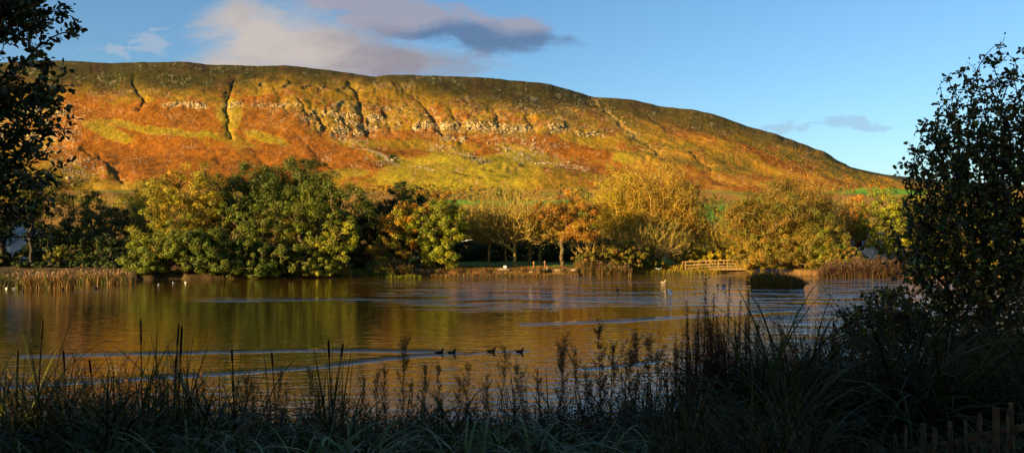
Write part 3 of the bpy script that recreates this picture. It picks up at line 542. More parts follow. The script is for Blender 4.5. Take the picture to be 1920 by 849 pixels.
# --- middle-distance rows below the hill: individual small trees
def mid_rows():
    protos = []
    for k, pal in enumerate([[BR, OR, OL], [OL, GO, BR], [G1, G2, DK], [GO, OR, BR], [G2, YG]]):
        o = tree('field_tree', 'tree', 'x', 960, 420, 358, 20, pal, 'dense', .08, 'small trees in rows below the hill', leaf=.7, n=16, dens=.5)
        protos.append(o)
    spots = []
    for px in np.arange(560, 1130, 12.5): spots.append((px+rng.uniform(-5, 5), 470+rng.uniform(-25, 35)))
    for px in np.arange(835, 1010, 11): spots.append((px+rng.uniform(-4, 4), 418+rng.uniform(-8, 10)))
    for px in np.arange(1060, 1460, 15): spots.append((px+rng.uniform(-8, 8), 300+rng.uniform(-30, 60)))
    for px in np.arange(1500, 1700, 15): spots.append((px+rng.uniform(-8, 8), 500+rng.uniform(-30, 30)))
    for px in np.arange(-20, 420, 22): spots.append((px+rng.uniform(-8, 8), 330+rng.uniform(-30, 60)))
    for i, (px, Y) in enumerate(spots):
        o = protos[i % 5] if i < 5 else copy_tree(protos[rng.integers(0, 5)])
        X = (px-PX0)/F*Y; s = rng.uniform(.6, 1.3)*(1.1 if Y > 400 else .9); o.location = (X, Y, gz1(X, Y)-.1); o.scale = (s*rng.uniform(.8, 1.3), s, s); o.rotation_euler.z = rng.uniform(0, 6.28)
        o['label'] = 'small autumn tree standing in a field row between lake and hill'
mid_rows()

# --- trees outside the frame that shade the near bank and the left shore
def out_tree(px_x, y, h, w, lab):
    zg = gz1(px_x, y)
    Y = 100.; 
    o = tree('bank_tree', 'tree', lab, PX0, 100, HY-(h-EYE)/100*F, w/100*F, [G1, DK, OL], 'dense', .04, None, leaf=.55, n=150, dens=1.0)
    o.location = (px_x, y, zg-.1); return o
big = out_tree(-24, -6, 15, 14, 'large dark tree on the near bank outside the view')
for (x, y, s) in [(-14, -12, .95), (-34, 4, 1.), (-30, 13, 1.05), (-38, 21, 1.1), (-46, 29, 1.12), (-4, -14, .85), (6, -17, .9), (16, -20, .9), (-45, 10, 1.2), (-18, -22, 1.), (-108, 92, 1.35), (-120, 97, 1.45), (-100, 101, 1.3), (-132, 108, 1.4), (-112, 118, 1.4), (-26, -18, 1.1), (-55, 20, 1.2), (-13, -5, .75), (-19, -1, .85), (-9, -9, .8)]:
    o = copy_tree(big); o.location = (x, y, gz1(x, y)-.1); o.scale = (s, s, s); o.rotation_euler.z = x*1.3
for o in [o for o in C.objects if o.name.startswith('bank_tree')]: o['group'] = 'big trees outside the view'; o['label'] = 'large dark shore tree outside the view that shades the bank'
# ------------------------------------------------------------------ reeds, grasses
def blades(P, L, az, bend, w, cols, seg=5, tilt=.1):
    """arching ribbons: P (n,3) base, L length, az heading, bend (radians at tip)"""
    n = len(P); t = np.linspace(0, 1, seg+1)
    th = tilt+bend[:, None]*t[None]**1.3
    dl = (L/seg)[:, None]; hx = np.cumsum(np.sin(th)*dl, 1)-np.sin(th[:, :1])*dl; hz = np.cumsum(np.cos(th)*dl, 1)-np.cos(th[:, :1])*dl
    d = np.stack([np.cos(az), np.sin(az), 0*az], 1); s = np.stack([-np.sin(az), np.cos(az), 0*az], 1)
    s = s*.8+rng.normal(size=s.shape)*.3; s /= np.linalg.norm(s, axis=1, keepdims=True)
    mid = P[:, None]+d[:, None]*hx[..., None]; mid[..., 2] += hz
    ww = (w[:, None]*(1-t[None]**2.2)*.5+.0006)[..., None]*s[:, None]
    V = np.stack([mid-ww, mid+ww], 2).reshape(-1, 3)
    i = np.arange(n)[:, None]*2*(seg+1); j = np.arange(seg)*2; q = np.stack([j, j+1, j+3, j+2], 1)
    Fc = (i[:, :, None]+q[None]).reshape(-1, 4)
    return V, Fc, np.repeat(cols, 2*(seg+1), 0)
class Acc:
    def __init__(s): s.V = []; s.F = []; s.C = []; s.n = 0
    def add(s, V, Fc, Cc): s.V.append(V); s.F.append(Fc+s.n); s.C.append(Cc); s.n += len(V)
    def mesh(s, name, mat, smooth=False): 
        qs = {}
        for f in s.F: qs.setdefault(f.shape[1], []).append(f)
        return mesh_np(name, np.concatenate(s.V), [np.concatenate(v) for v in qs.values()], mat, np.concatenate(s.C), smooth)
def reed_bed(name, label, px0, px1, Y0, Y1, h, n, pal, headpal=None, heads=.3, cat='reeds', kind='stuff', shape=None, wdt=.05):
    px = rng.uniform(px0, px1, n); Y = rng.uniform(Y0, Y1, n)
    X = (px-PX0)/F*Y; z = np.maximum(gz(X, Y), -.02); t = (px-px0)/(px1-px0)
    hh = h*(.5+.55*rng.random(n))*(1+.45*fbm(px/14, Y*2, 3, 3)); 
    hh = hh*(.45+.55*ss(0, .12, np.minimum(t, 1-t)+.05*rng.random(n)))
    if shape == 'dome': hh *= np.sqrt(np.clip(1-(2*t-1)**2, .05, 1))**.7
    if shape == 'left': hh *= .8+.3*(1-t)
    A = Acc(); az = rng.uniform(0, 2*pi, n)
    A.add(*blades(np.stack([X, Y, z], 1), hh, az, rng.uniform(.1, 1.5, n), np.full(n, wdt), palette(pal, n, .25), 4, .04))
    if headpal:
        k = int(n*heads); i = rng.choice(n, k, False); P = np.stack([X[i], Y[i], z[i]+hh[i]*rng.uniform(.88, 1.02, k)], 1)
        A.add(*leaf_cards(P, rng.normal(size=(k, 3))*[1, 1, .2], rng.uniform(.2, .38, k), palette(headpal, k, .2), .35, np.array([[0, 0, 1.]])+rng.normal(size=(k, 3))*.25))
    link(name, A.mesh(name, M_GRASS), kind=kind, label=label, category=cat)
TAN = (.26, .14, .05); PK = (.24, .13, .075); RG = (.13, .14, .02); OB = (.28, .12, .02); DB = (.09, .05, .02)
reed_bed('reed_bed', 'tan feathery reed bed lit by the sun at the left shore', 42, 142, 74.5, 79, 1.5, 2600, [TAN, OB, RG, TAN], [PK, TAN], .15)
reed_bed('reed_bed', 'mixed green and tan reeds between left reed bed and tree mass', 140, 255, 84, 90, 1.25, 2600, [RG, TAN, RG, OB], [PK, TAN], .2)
reed_bed('reed_bed', 'shaded grey green sedge at the left border of the lake', -60, 42, 75, 82, 1.5, 1800, [RG, DB, RG], [PK], .1)  # darker palette paints the shade into this sedge
reed_bed('reed_tussock', 'rounded green reed tussock with pink plumes left of the round trees', 684, 742, 103.0, 105.5, 1.75, 1500, [RG, RG, OL], [PK, TAN], .12, shape='dome')
reed_bed('reed_tussock', 'brown reed tussock with pale plumes beside the green tussock', 722, 778, 104, 106, 1.7, 1500, [OB, DB, RG], [PK, TAN], .12, shape='dome')
reed_bed('reed_tussock', 'small yellow green reed tussock at the right foot of the tree mass', 626, 660, 100.5, 103, 1.5, 700, [RG, YG, OB], [TAN], .15, shape='dome')
reed_bed('bank_grass', 'russet grass fringe along the edge of the grassy bank', 775, 1085, 105.5, 108.3, .42, 6000, [OB, TAN, DB, OB, RG], None)
reed_bed('bank_grass', 'dry ochre grass covering the slope of the bank', 790, 1085, 108, 113, .18, 6000, [OB, TAN, BR], None)
reed_bed('reed_bed', 'brown olive reeds at the foot of the twiggy group', 1080, 1185, 108, 115, 1.6, 3000, [DB, OB, RG, DB], [PK], .08)
reed_bed('shore_grass', 'sunlit ochre weeds along the shore left of the footbridge', 1180, 1352, 115.0, 118.5, .7, 3500, [GO, YG, OB, RG], None)
reed_bed('reed_bed', 'shaded russet reed bed at the right shore behind the near tree', 1535, 1700, 98.5, 103, 1.9, 4200, [DB, (.085, .038, .018), DB], [(.11, .055, .035)], .2)
reed_bed('lily_leaves', 'low green water plants at the foot of the tussocks', 655, 790, 102.5, 104.8, .3, 1600, [G3, G2], None, wdt=.12)
# reed island: a hump of earth with reeds, one thing
def island():
    X0, Y0 = w_at(1468, 540); r = empty('reed_island', (X0, Y0+1.6, 0), 'small round island of shaded reeds standing in the water before the golden trees', 'reed island')
    u = np.linspace(0, 2*pi, 40, endpoint=False); R = np.linspace(0, 1, 8); RR, U = np.meshgrid(R, u, indexing='ij')
    X = RR*2.55*np.cos(U); Y = RR*1.7*np.sin(U); Z = .28*(1-RR**2)-.12+.06*fbm(X*2, Y*2, 2, 1)
    V = np.stack([X, Y, Z], -1).reshape(-1, 3); i = np.arange(8*40).reshape(8, 40); j = np.roll(i, -1, 1)
    Fc = np.stack([i[:-1], j[:-1], j[1:], i[1:]], -1).reshape(-1, 4)
    link('mound', mesh_np('mound', V, Fc, simple('wet_earth', (.05, .035, .02)), None, True), r)
    n = 3600; a = rng.uniform(0, 2*pi, n); q = np.sqrt(rng.random(n)); P = np.stack([2.5*q*np.cos(a), 1.6*q*np.sin(a), 0*a], 1)
    hh = (1.55-.35*(P[:, 0]/2.5))*(.7+.4*rng.random(n))*(1-.25*q**3); ed = P[:, 0]/2.5
    A = Acc(); A.add(*blades(P, hh, rng.uniform(0, 2*pi, n), rng.uniform(.1, 1.0, n), np.full(n, .045), palette([DB, OB, RG, OL, (.16, .11, .05)], n, .25), 4, .08))
    n = 500; a = rng.uniform(0, 2*pi, n); P = np.stack([2.5*np.cos(a), 1.6*np.sin(a), 0*a+.05], 1); A.add(*blades(P, rng.uniform(.6, 1.2, n), a, rng.uniform(.8, 1.9, n), np.full(n, .045), palette([DB, OB, RG], n, .25), 4, .35))
    k = 260; P = np.stack([rng.uniform(-2.2, 1.2, k), rng.uniform(-1, 1, k), rng.uniform(1.35, 1.75, k)], 1); A.add(*leaf_cards(P, rng.normal(size=(k, 3)), rng.uniform(.18, .34, k), palette([(.28, .2, .13)], k, .2), .3, np.array([[0, 0, 1.]])+rng.normal(size=(k, 3))*.25))
    o = link('reeds', A.mesh('reeds', M_GRASS), r); o['kind'] = 'stuff'
island()

# ------------------------------------------------------------------ near bank vegetation (stuff)
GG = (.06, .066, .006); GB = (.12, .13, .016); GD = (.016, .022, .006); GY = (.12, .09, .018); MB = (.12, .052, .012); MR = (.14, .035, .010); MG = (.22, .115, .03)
def near_points(n, px0, px1, Y0, Y1):
    Y = rng.uniform(Y0, Y1, n); px = rng.uniform(px0, px1, n); X = (px-PX0)/F*Y; return X, Y, gz(X, Y), px
def sedge():
    A = Acc()
    # tufts
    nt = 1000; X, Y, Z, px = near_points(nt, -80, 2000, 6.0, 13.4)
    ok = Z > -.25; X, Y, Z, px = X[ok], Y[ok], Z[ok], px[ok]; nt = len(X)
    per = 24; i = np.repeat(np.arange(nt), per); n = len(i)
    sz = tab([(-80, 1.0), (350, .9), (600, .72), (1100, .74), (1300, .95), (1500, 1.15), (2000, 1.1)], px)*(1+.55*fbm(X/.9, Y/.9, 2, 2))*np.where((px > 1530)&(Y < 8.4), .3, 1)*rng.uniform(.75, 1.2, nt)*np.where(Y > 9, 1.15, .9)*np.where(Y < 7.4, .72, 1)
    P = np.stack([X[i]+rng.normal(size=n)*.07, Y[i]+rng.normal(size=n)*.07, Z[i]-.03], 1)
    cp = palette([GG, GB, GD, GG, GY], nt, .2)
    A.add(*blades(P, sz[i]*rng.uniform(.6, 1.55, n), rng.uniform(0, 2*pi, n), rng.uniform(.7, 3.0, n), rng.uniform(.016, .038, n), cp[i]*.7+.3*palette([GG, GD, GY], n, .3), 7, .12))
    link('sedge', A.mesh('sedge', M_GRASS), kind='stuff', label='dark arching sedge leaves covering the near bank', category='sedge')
    A = Acc()   # fine dead grass, thicker at the right
    for n, a, b, y0, y1, l in ((3000, -80, 1300, 5.6, 12.5, .6), (12000, 1250, 2000, 5.6, 12.8, .95), (9000, 1380, 2000, 9.0, 13.0, 1.7)):
        X, Y, Z, px = near_points(n, a, b, y0, y1); ok = (Z > -.2)&~((px > 1530)&(Y < 8.4)&(rng.random(n) > .25)); X, Y, Z = X[ok], Y[ok], Z[ok]; n = len(X)
        l = l*np.where((PX0+F*X/Y > 1530)&(Y < 8.4), .5, 1)*(1+.5*fbm(X/.8, Y/.8, 2, 3))
        A.add(*blades(np.stack([X, Y, Z-.02], 1), l*rng.uniform(.4, 1.1, n), rng.uniform(0, 2*pi, n), rng.uniform(.2, 1.5, n), rng.uniform(.004, .011, n), palette([GY, MB, GD, MG, GG], n, .3), 5, .1))
    link('dry_grass', A.mesh('dry_grass', M_GRASS), kind='stuff', label='fine dead grass tangled over the near bank', category='grass')
    # low leafy weeds
    A = Acc(); n = 1600; X, Y, Z, px = near_points(n, -60, 2000, 5.8, 13.2); per = 26; i = np.repeat(np.arange(n), per); k = len(i)
    h = np.where(px > 1300, .8, .5)*np.where((px > 1530)&(Y < 8.4), .25, 1)*rng.uniform(.5, 1.1, n); P = np.stack([X[i]+rng.normal(size=k)*.12, Y[i]+rng.normal(size=k)*.12, Z[i]+rng.random(k)*h[i]], 1); ok = Z[i] > -.1
    cp = palette([GD, GG, MB, GD, MR], n, .2)
    A.add(*leaf_shapes(P[ok], rng.normal(size=(k, 3))[ok]+[0, 0, .8], rng.uniform(.025, .07, k)[ok], (cp[i]*.7+.3*palette([GD, GY, MB], k, .3))[ok]))
    link('undergrowth', A.mesh('undergrowth', M_GRASS), kind='stuff', label='low leafy weeds between the sedge on the near bank', category='weeds')
    # tangle of dead stems with small withered leaves
    A = Acc(); n = 1700; X, Y, Z, px = near_points(n, -60, 1990, 8.8, 13.4); ok = Z > -.3; X, Y, Z, px = X[ok], Y[ok], Z[ok], px[ok]; n = len(X)
    h = rng.uniform(.6, 1.5, n)*tab([(-60, .95), (300, .9), (560, .72), (1000, .72), (1150, 1.1), (1500, 1.3), (1960, 1.3)], px)
    az = rng.uniform(0, 2*pi, n); dv = np.stack([np.cos(az)*.18, np.sin(az)*.18, 1+0*az], 1); P0 = np.stack([X, Y, Z], 1)
    V, Fc = tubes(P0, P0+dv*h[:, None], np.full(n, .004), np.full(n, .0015), 3); A.add(V, Fc, palette([MB, MR], len(V), .1))
    per = 34; i = np.repeat(np.arange(n), per); k = len(i); t = rng.uniform(.25, 1.02, k)
    off = rng.normal(size=(k, 3))*np.array([.055, .055, .03])*(1.25-t)[:, None]
    P = P0[i]+dv[i]*(h[i]*t)[:, None]+off; cp = palette([MB, MR, MG, MB, GD], n, .2)
    A.add(*leaf_cards(P, rng.normal(size=(k, 3)), rng.uniform(.014, .05, k), cp[i]*.75+.25*palette([MB, MG], k, .3), .5))
    link('dead_stems', A.mesh('dead_stems', M_GRASS), kind='stuff', label='thicket of withered brown stems along the water edge', category='weeds')
sedge()

M_SPIKE = simple('cattail_brown', (.035, .018, .01), .9, .2, 60, .3, .1)
def lathe(path, radii, sides=8):
    path = np.array(path, float); r = np.array(radii, float); return tubes(path[:-1], path[1:], r[:-1], r[1:], sides)
# ---- cattails: each a thing with stalk, spike and leaves
CAT = [(79, 592, 618, 34, 'cattail with long thin tip at the far left, second from the border'), (32, 640, 669, 24, 'short cattail nearest the left border'), (118, 645, 678, 40, 'thick spiked cattail between the far left pair and the low brown one'), (169, 672, 687, 24, 'low leaning cattail between the thick one and the tallest one'), (265, 568, 622, 46, 'tallest cattail on the left with its leaf rising above the spike'), (341, 597, 640, 56, 'right cattail of the close group of three'), (334, 600, 628, 40, 'left high cattail of the close group of three'), (329, 668, 681, 22, 'small low cattail of the close group of three'), (434, 655, 667, 22, 'lone cattail right of the close group of three'), (510, 664, 674, 26, 'cattail halfway between the lone one and the fan leaved pair'), (617, 633, 654, 34, 'upright cattail of the fan leaved pair left of the brown plumes'), (642, 640, 657, 26, 'slanting cattail of the fan leaved pair')]
def cattails():
    for i, (px, ytip, yc, hl, lab) in enumerate(CAT):
        Y = 9.6+.5*sin(i*2.3); X = (px-PX0)/F*Y; zg = gz1(X, Y)-.05; r = empty('cattail', (X, Y, zg), lab, 'cattail', 'cattails on the near bank')
        zc = EYE-(yc-HY)/F*Y-zg; zt = EYE-(ytip-HY)/F*Y-zg; half = hl/2/F*Y; ln = {3: -.12, 11: .14}.get(i, .07*sin(i*5.3+1))
        bx = lambda z: (ln*(z-zc), .02*sin(i)*z/zc, z)
        V, Fc = lathe([bx(0), bx(zc*.5), bx(zc-half), ], [.010, .008, .006], 6)
        link('stalk', mesh_np('stalk', V, Fc, M_GRASS, palette([GD], len(V), .1), True), r)
        zs = np.array([-half-.004, -half, -half*.8, 0, half*.8, half, half+.004]); V, Fc = lathe([bx(zc+q) for q in zs], [.003, .009, .0125, .013, .0125, .009, .002], 10)
        link('spike', mesh_np('spike', V, Fc, M_SPIKE, None, True), r)
        V, Fc = lathe([bx(zc+half), bx(max(zt, zc+half+.05))], [.003, .0012], 5); link('spike_tip', mesh_np('spike_tip', V, Fc, M_SPIKE), r)
        n = 9 if i in (10, 4, 5) else 6; az = rng.uniform(0, 2*pi, n); P = np.stack([rng.normal(size=n)*.03, rng.normal(size=n)*.03, 0*az], 1)
        A = Acc(); A.add(*blades(P, zc*rng.uniform(.75, 1.22, n), az, rng.uniform(.05, .7, n), rng.uniform(.016, .026, n), palette([GG, GD, GG], n, .2), 8, .05))
        link('leaves', A.mesh('leaves', M_GRASS), r)
cattails()
# ---- loose tall cattail leaves at the left (part of the sedge look) 
def reed_leaves():
    A = Acc(); 
    for cx, n, h in ((40, 26, 1.9), (150, 22, 1.7), (225, 26, 1.9), (330, 20, 1.85), (430, 14, 1.5), (610, 12, 1.55), (1040, 8, 1.5), (790, 10, 1.3), (1405, 14, 1.7), (890, 8, 1.3)):
        n = int(n*1.7); px = cx+rng.normal(size=n)*30; Y = rng.uniform(9.2, 10.8, n); X = (px-PX0)/F*Y; P = np.stack([X, Y, gz(X, Y)-.05], 1)
        A.add(*blades(P, h*rng.uniform(.6, 1.1, n), rng.uniform(0, 2*pi, n), rng.uniform(.1, 1.1, n), rng.uniform(.018, .032, n), palette([GG, GD, GB], n, .2), 8, .06))
    link('reed_leaves', A.mesh('reed_leaves', M_GRASS), kind='stuff', label='tall sword shaped reed leaves rising from the near bank', category='reeds')
reed_leaves()

# ---- brown seed plumes: four prototypes, copied
def plume_proto(i):
    h = 1.5; r = empty('seed_plume', (0, 0, 0), 'x', 'dried plant', 'brown seed plumes on the near bank')
    m = 5; z = np.linspace(0, h, m+1); path = np.stack([.02*np.sin(z*3+i), .02*np.cos(z*2+i), z], 1); V, Fc = lathe(path, np.linspace(.006, .002, m+1), 5)
    A = Acc(); A.add(V, Fc, palette([MB], len(V), .1))
    nb = 30; t = rng.uniform(.38, .97, nb); a = rng.uniform(0, 2*pi, nb); L = (.06+.17*np.sin(np.clip((t-.35)/.65, 0, 1)*pi*.86+.1))*rng.uniform(.5, 1.1, nb)*(1, .75, 1.2, .9)[i]
    P0 = np.stack([0*t, 0*t, t*h], 1); d = np.stack([np.cos(a)*.55, np.sin(a)*.55, .9+0*a], 1); P1 = P0+d*L[:, None]; V, Fc = tubes(P0, P1, np.full(nb, .0022), np.full(nb, .001), 3); A.add(V, Fc, palette([MB], len(V), .1))
    link('stem', A.mesh('stem', M_GRASS), r)
    k = nb*32; j = rng.integers(0, nb, k); s = rng.random(k)**.7; P = P0[j]+(P1-P0)[j]*s[:, None]+rng.normal(size=(k, 3))*.011
    k2 = 160; z2 = rng.uniform(.8, 1.0, k2); P2 = np.stack([rng.normal(size=k2)*.016, rng.normal(size=k2)*.016, h*z2+.03], 1)
    k3 = 40; P3 = np.stack([rng.normal(size=k3)*.03, rng.normal(size=k3)*.03, h*rng.uniform(.15, .5, k3)], 1); P = np.concatenate([P, P2, P3])
    A = Acc(); A.add(*leaf_cards(P, rng.normal(size=P.shape), rng.uniform(.010, .025, len(P)), palette([MG, MB, (.31, .17, .05)], len(P), .25), .55))
    link('seed_head', A.mesh('seed_head', M_GRASS), r); return r
PL = [(745, 628), (722, 678), (680, 702), (652, 728), (795, 683), (826, 672), (884, 678), (905, 700), (935, 648), (968, 668), (988, 690), (1043, 628), (1066, 640), (1135, 594), (1150, 640), (1168, 638), (1195, 622), (1215, 620), (1228, 650), (1015, 690), (240, 664), (222, 700), (300, 700), (375, 690), (455, 700), (480, 705), (520, 690), (545, 712), (590, 690), (20, 735), (150, 720), (600, 712), (864, 706), (1250, 640), (1455, 640), (1475, 615), (1500, 640), (1530, 625), (1430, 600), (1560, 610), (700, 695), (770, 705), (1105, 690), (1085, 650)]
def where(px):
    refs = [(0, 'at the far left'), (118, 'beside the thick spiked cattail'), (265, 'beside the tallest left cattail'), (335, 'by the close group of three cattails'), (434, 'by the lone cattail'), (510, 'right of the lone cattail'), (617, 'by the fan leaved cattail pair'), (700, 'right of the fan leaved cattail pair'), (822, 'below the left pair of ducks'), (890, 'between the left duck pair and the third duck'), (925, 'below the third duck'), (974, 'below the rightmost near duck'), (1050, 'right of the rightmost near duck'), (1140, 'halfway between the near ducks and the dock spikes'), (1220, 'just left of the tall dock spikes'), (1300, 'among the tall dock spikes'), (1440, 'just right of the tall dock spikes'), (1520, 'left of the near dark tree'), (1560, 'touching the near dark tree')]
    return min(refs, key=lambda q: abs(q[0]-px))[1]
def ylab(y): return 'very tall' if y < 630 else 'tall' if y < 660 else 'middling' if y < 690 else 'short' if y < 715 else 'very short'
def plumes():
    pr = [plume_proto(i) for i in range(4)]; seen = set()
    for i, (px, yt) in enumerate(PL):
        o = pr[i] if i < 4 else copy_tree(pr[i % 4]); Y = 9.8+1.2*sin(i*1.7); X = (px-PX0)/F*Y; zg = gz1(X, Y)-.03; ht = EYE-(yt-HY)/F*Y-zg; s = ht/1.53
        o.location = (X, Y, zg); wd = min(s, 1.15)*(1.15 if 1120 < px < 1240 else .82); o.scale = (wd, wd, s); o.rotation_euler = (.05*sin(i*3.), .06*cos(i*2.1), i*1.3)
        lab = f'{ylab(yt)} brown seed plume {where(px)}'
        if lab in seen: lab = ('slim ' if i % 2 else 'bushy ')+lab
        if lab in seen: lab = lab.replace('brown seed', 'dull brown leaning seed')
        seen.add(lab); o['label'] = lab
plumes()
# ---- dock spikes: tall dark beaded stalks
def dock_proto(i):
    h = 2.; r = empty('dock_spike', (0, 0, 0), 'x', 'dock plant', 'tall dark dock spikes on the near bank')
    z = np.linspace(0, h, 9); bendx = .05*(z/h)**2*(1, -1, .4)[i]; path = np.stack([bendx+.008*np.sin(z*9), 0*z, z], 1); V, Fc = lathe(path, np.linspace(.006, .0022, 9), 5)
    A = Acc(); A.add(V, Fc, palette([MR], len(V), .1)); link('stem', A.mesh('stem', M_GRASS), r)
    ws = np.arange(.55, 1.0, .0105); P = []
    for t in ws:
        k = 11; q = np.array([np.interp(t*h, z, path[:, 0]), 0, t*h]); P.append(q+rng.normal(size=(k, 3))*np.array([.013, .013, .005])*(1.3-.5*t)*(1.0 if rng.random() < .86 else 2.))
    P = np.concatenate(P); A = Acc(); A.add(*leaf_cards(P, rng.normal(size=P.shape), rng.uniform(.010, .019, len(P)), palette([(.055, .02, .010), (.085, .03, .014)], len(P), .2), .7)); link('seed_head', A.mesh('seed_head', M_GRASS), r)
    n = 6; az = rng.uniform(0, 2*pi, n); A = Acc(); A.add(*blades(np.stack([0*az, 0*az, rng.uniform(.1, .9, n)], 1), rng.uniform(.12, .3, n), az, rng.uniform(.5, 2, n), np.full(n, .02), palette([MR, MB], n, .2), 5, .5)); link('leaves', A.mesh('leaves', M_GRASS), r)
    return r
DOCK = [(1318, 512, .0, 'highest dock spike rising past the footbridge'), (1296, 562, .02, 'dock spike close left of the highest one'), (1308, 578, .01, 'second dock spike left of the highest one, slightly lower'), (1331, 548, .0, 'thin dock spike close right of the highest one'), (1338, 580, .05, 'lower dock spike leaning right beside the highest one'), (1366, 520, .04, 'long thin dock spike leaning left in the right half of the clump'), (1386, 515, -.08, 'gently curved dock spike reaching above the water line on the right'), (1398, 560, .12, 'outermost dock spike leaning right over the water'), (1284, 600, -.02, 'dock spike at the left edge of the clump'), (1270, 640, -.04, 'lowest dock spike at the left edge'), (1350, 590, .0, 'middle height dock spike in the centre of the clump'), (1376, 600, .02, 'middle height dock spike right of centre'), (1392, 590, -.02, 'stout dock spike on the right of the clump'), (1412, 600, .03, 'low dock spike at the right edge of the clump'), (1304, 620, .0, 'low dock spike in front left of the clump'), (1325, 605, .0, 'low dock spike in front centre of the clump'), (1360, 625, .0, 'low dock spike in front right of the clump'), (1340, 640, .02, 'lowest dock spike in front centre')]
def docks():
    pr = [dock_proto(i) for i in range(3)]
    for i, (px, yt, ln, lab) in enumerate(DOCK):
        o = pr[i] if i < 3 else copy_tree(pr[i % 3]); Y = 9.6+.5*sin(i*1.9); zg = gz1((px-PX0)/F*Y, Y)-.03; ht = EYE-(yt-HY)/F*Y-zg
        X = (px-PX0)/F*Y-ln*ht; o.location = (X, Y, zg); s = ht/2.; o.scale = (1.1, 1.1, s); o.rotation_euler = (0, ln, 0 if i % 2 else .6); o['label'] = lab
docks()
def broad_leaves():
    A = Acc(); nt = 150; X, Y, Z, px = near_points(nt, 300, 1330, 6.6, 9.6); per = 13; i = np.repeat(np.arange(nt), per); n = len(i)
    P = np.stack([X[i]+rng.normal(size=n)*.05, Y[i]+rng.normal(size=n)*.05, Z[i]-.02], 1)
    A.add(*blades(P, rng.uniform(.6, 1.25, n), rng.uniform(0, 2*pi, n), rng.uniform(1.2, 3.2, n), rng.uniform(.026, .044, n), palette([(.10, .115, .018), (.13, .14, .03), GG, GB], n, .2), 9, .1))
    link('broad_sedge', A.mesh('broad_sedge', M_NEARLEAF), kind='stuff', label='broad arching grey green leaves along the front of the bank', category='sedge')
broad_leaves()
def rust_stems():
    A = Acc(); n = 260; Y = rng.uniform(9.2, 10.6, n); px = rng.normal(1342, 42, n); X = (px-PX0)/F*Y; Z = gz(X, Y); yt = 575+100*rng.random(n)+np.abs(px-1340)*.5; h = EYE-(yt-HY)/F*Y-Z
    P0 = np.stack([X, Y, Z], 1); dv = np.stack([rng.normal(size=n)*.05, rng.normal(size=n)*.05, 1+0*X], 1); V, Fc = tubes(P0, P0+dv*h[:, None], np.full(n, .0055), np.full(n, .002), 3); A.add(V, Fc, palette([MR], len(V), .15))
    per = 60; i = np.repeat(np.arange(n), per); k = len(i); t = rng.uniform(.3, 1.0, k); P = P0[i]+dv[i]*(h[i]*t)[:, None]+rng.normal(size=(k, 3))*np.array([.018, .018, .01]); A.add(*leaf_cards(P, rng.normal(size=(k, 3)), rng.uniform(.009, .026, k), palette([MR, (.06, .022, .01), MB], k, .25), .5))
    link('rust_stems', A.mesh('rust_stems', M_GRASS), kind='stuff', label='dense rusty brown dock stems round the tall spikes', category='dock stems')
rust_stems()

# ------------------------------------------------------------------ near trees
def near_tree(name, label, Y, rootpx, rootz, tt, ells, nn, leaf, per, pal, rtip=.0035, shell=.1, dY=1.5, droop=.3, wpath=.45, mat=None, p=.42):
    X0 = (rootpx-PX0)/F*Y; r = empty(name, (X0, Y, rootz), label, 'tree'); m = Y/F
    def W(px, py, dy=0.): return np.array([(px-rootpx)*m, dy, EYE-(py-HY)*m-rootz])
    E = [(*W(cx, cy, dy), rx*m, rd, ry*m) for cx, cy, rx, ry, dy, rd in ells]
    P, dd = ell_points(nn, E, shell)
    P[:, 2] = np.maximum(P[:, 2], .15)
    nodes, par, rad = grow((0, 0, 0), tuple(W(*tt)), P, wpath, rtip, p)
    link('trunk', skeleton_mesh('trunk', nodes, par, rad, M_DARKBARK, 5), r)
    k0 = 7; tips = nodes[k0:]; dirs = tips-nodes[par[k0:]]; dirs /= np.maximum(np.linalg.norm(dirs, axis=1, keepdims=True), 1e-6)
    L = np.linalg.norm(tips-nodes[par[k0:]], axis=1); n = int(len(tips)*per); j = rng.integers(0, len(tips), n); s = rng.random(n)
    P = tips[j]-dirs[j]*(L[j]*s)[:, None]*.9+rng.normal(size=(n, 3))*.25*leaf; td = dirs[j]*.6+rng.normal(size=(n, 3))*.7; td[:, 2] -= droop
    P = P+td/np.linalg.norm(td, axis=1, keepdims=True)*leaf*.25
    V, Fc, cl = leaf_shapes(P, rng.normal(size=(n, 3))+[0, -.2, .7], leaf*rng.uniform(.6, 1.25, n), palette(pal, n, .25), td, .6)
    link('crown', mesh_np('crown', V, Fc, M_NEARLEAF, cl), r)
    return r
NG = (.11, .12, .018); NB = (.24, .11, .022); NO = (.36, .24, .02); ND = (.05, .062, .012)
near_tree('goat_willow', 'big dark leafy willow on the near bank filling the right border', 12.2, 1850, .5, (1850, 560), [(1885, 238, 135, 165, 0, .9), (1800, 320, 110, 125, 0, .9), (1940, 330, 150, 150, 0, 1.), (1780, 430, 95, 90, 0, 1.0), (1870, 470, 170, 120, 0, 1.3), (1790, 580, 165, 95, 0, 1.2), (1660, 600, 85, 70, 0, .8), (1900, 640, 120, 90, 0, 1.2), (1740, 660, 130, 60, 0, .8), (1615, 640, 60, 55, 0, .6)], 3500, .078, 7.6, [NG, NG, NB, ND, NO, ND])
near_tree('overhanging_tree', 'dark leafy branches hanging into the view from the left border', 7.2, -330, 1.6, (-300, 330), [(-60, -20, 190, 110, 0, .6), (60, 25, 95, 50, 0, .4), (10, 140, 120, 85, 0, .5), (50, 215, 75, 60, 0, .4), (20, 320, 105, 60, 0, .5), (-10, 400, 100, 60, 0, .5), (-90, 250, 120, 200, 0, .7)], 1050, .064, 7.2, [ND, NG, ND, NB], .003, .1, wpath=.35)

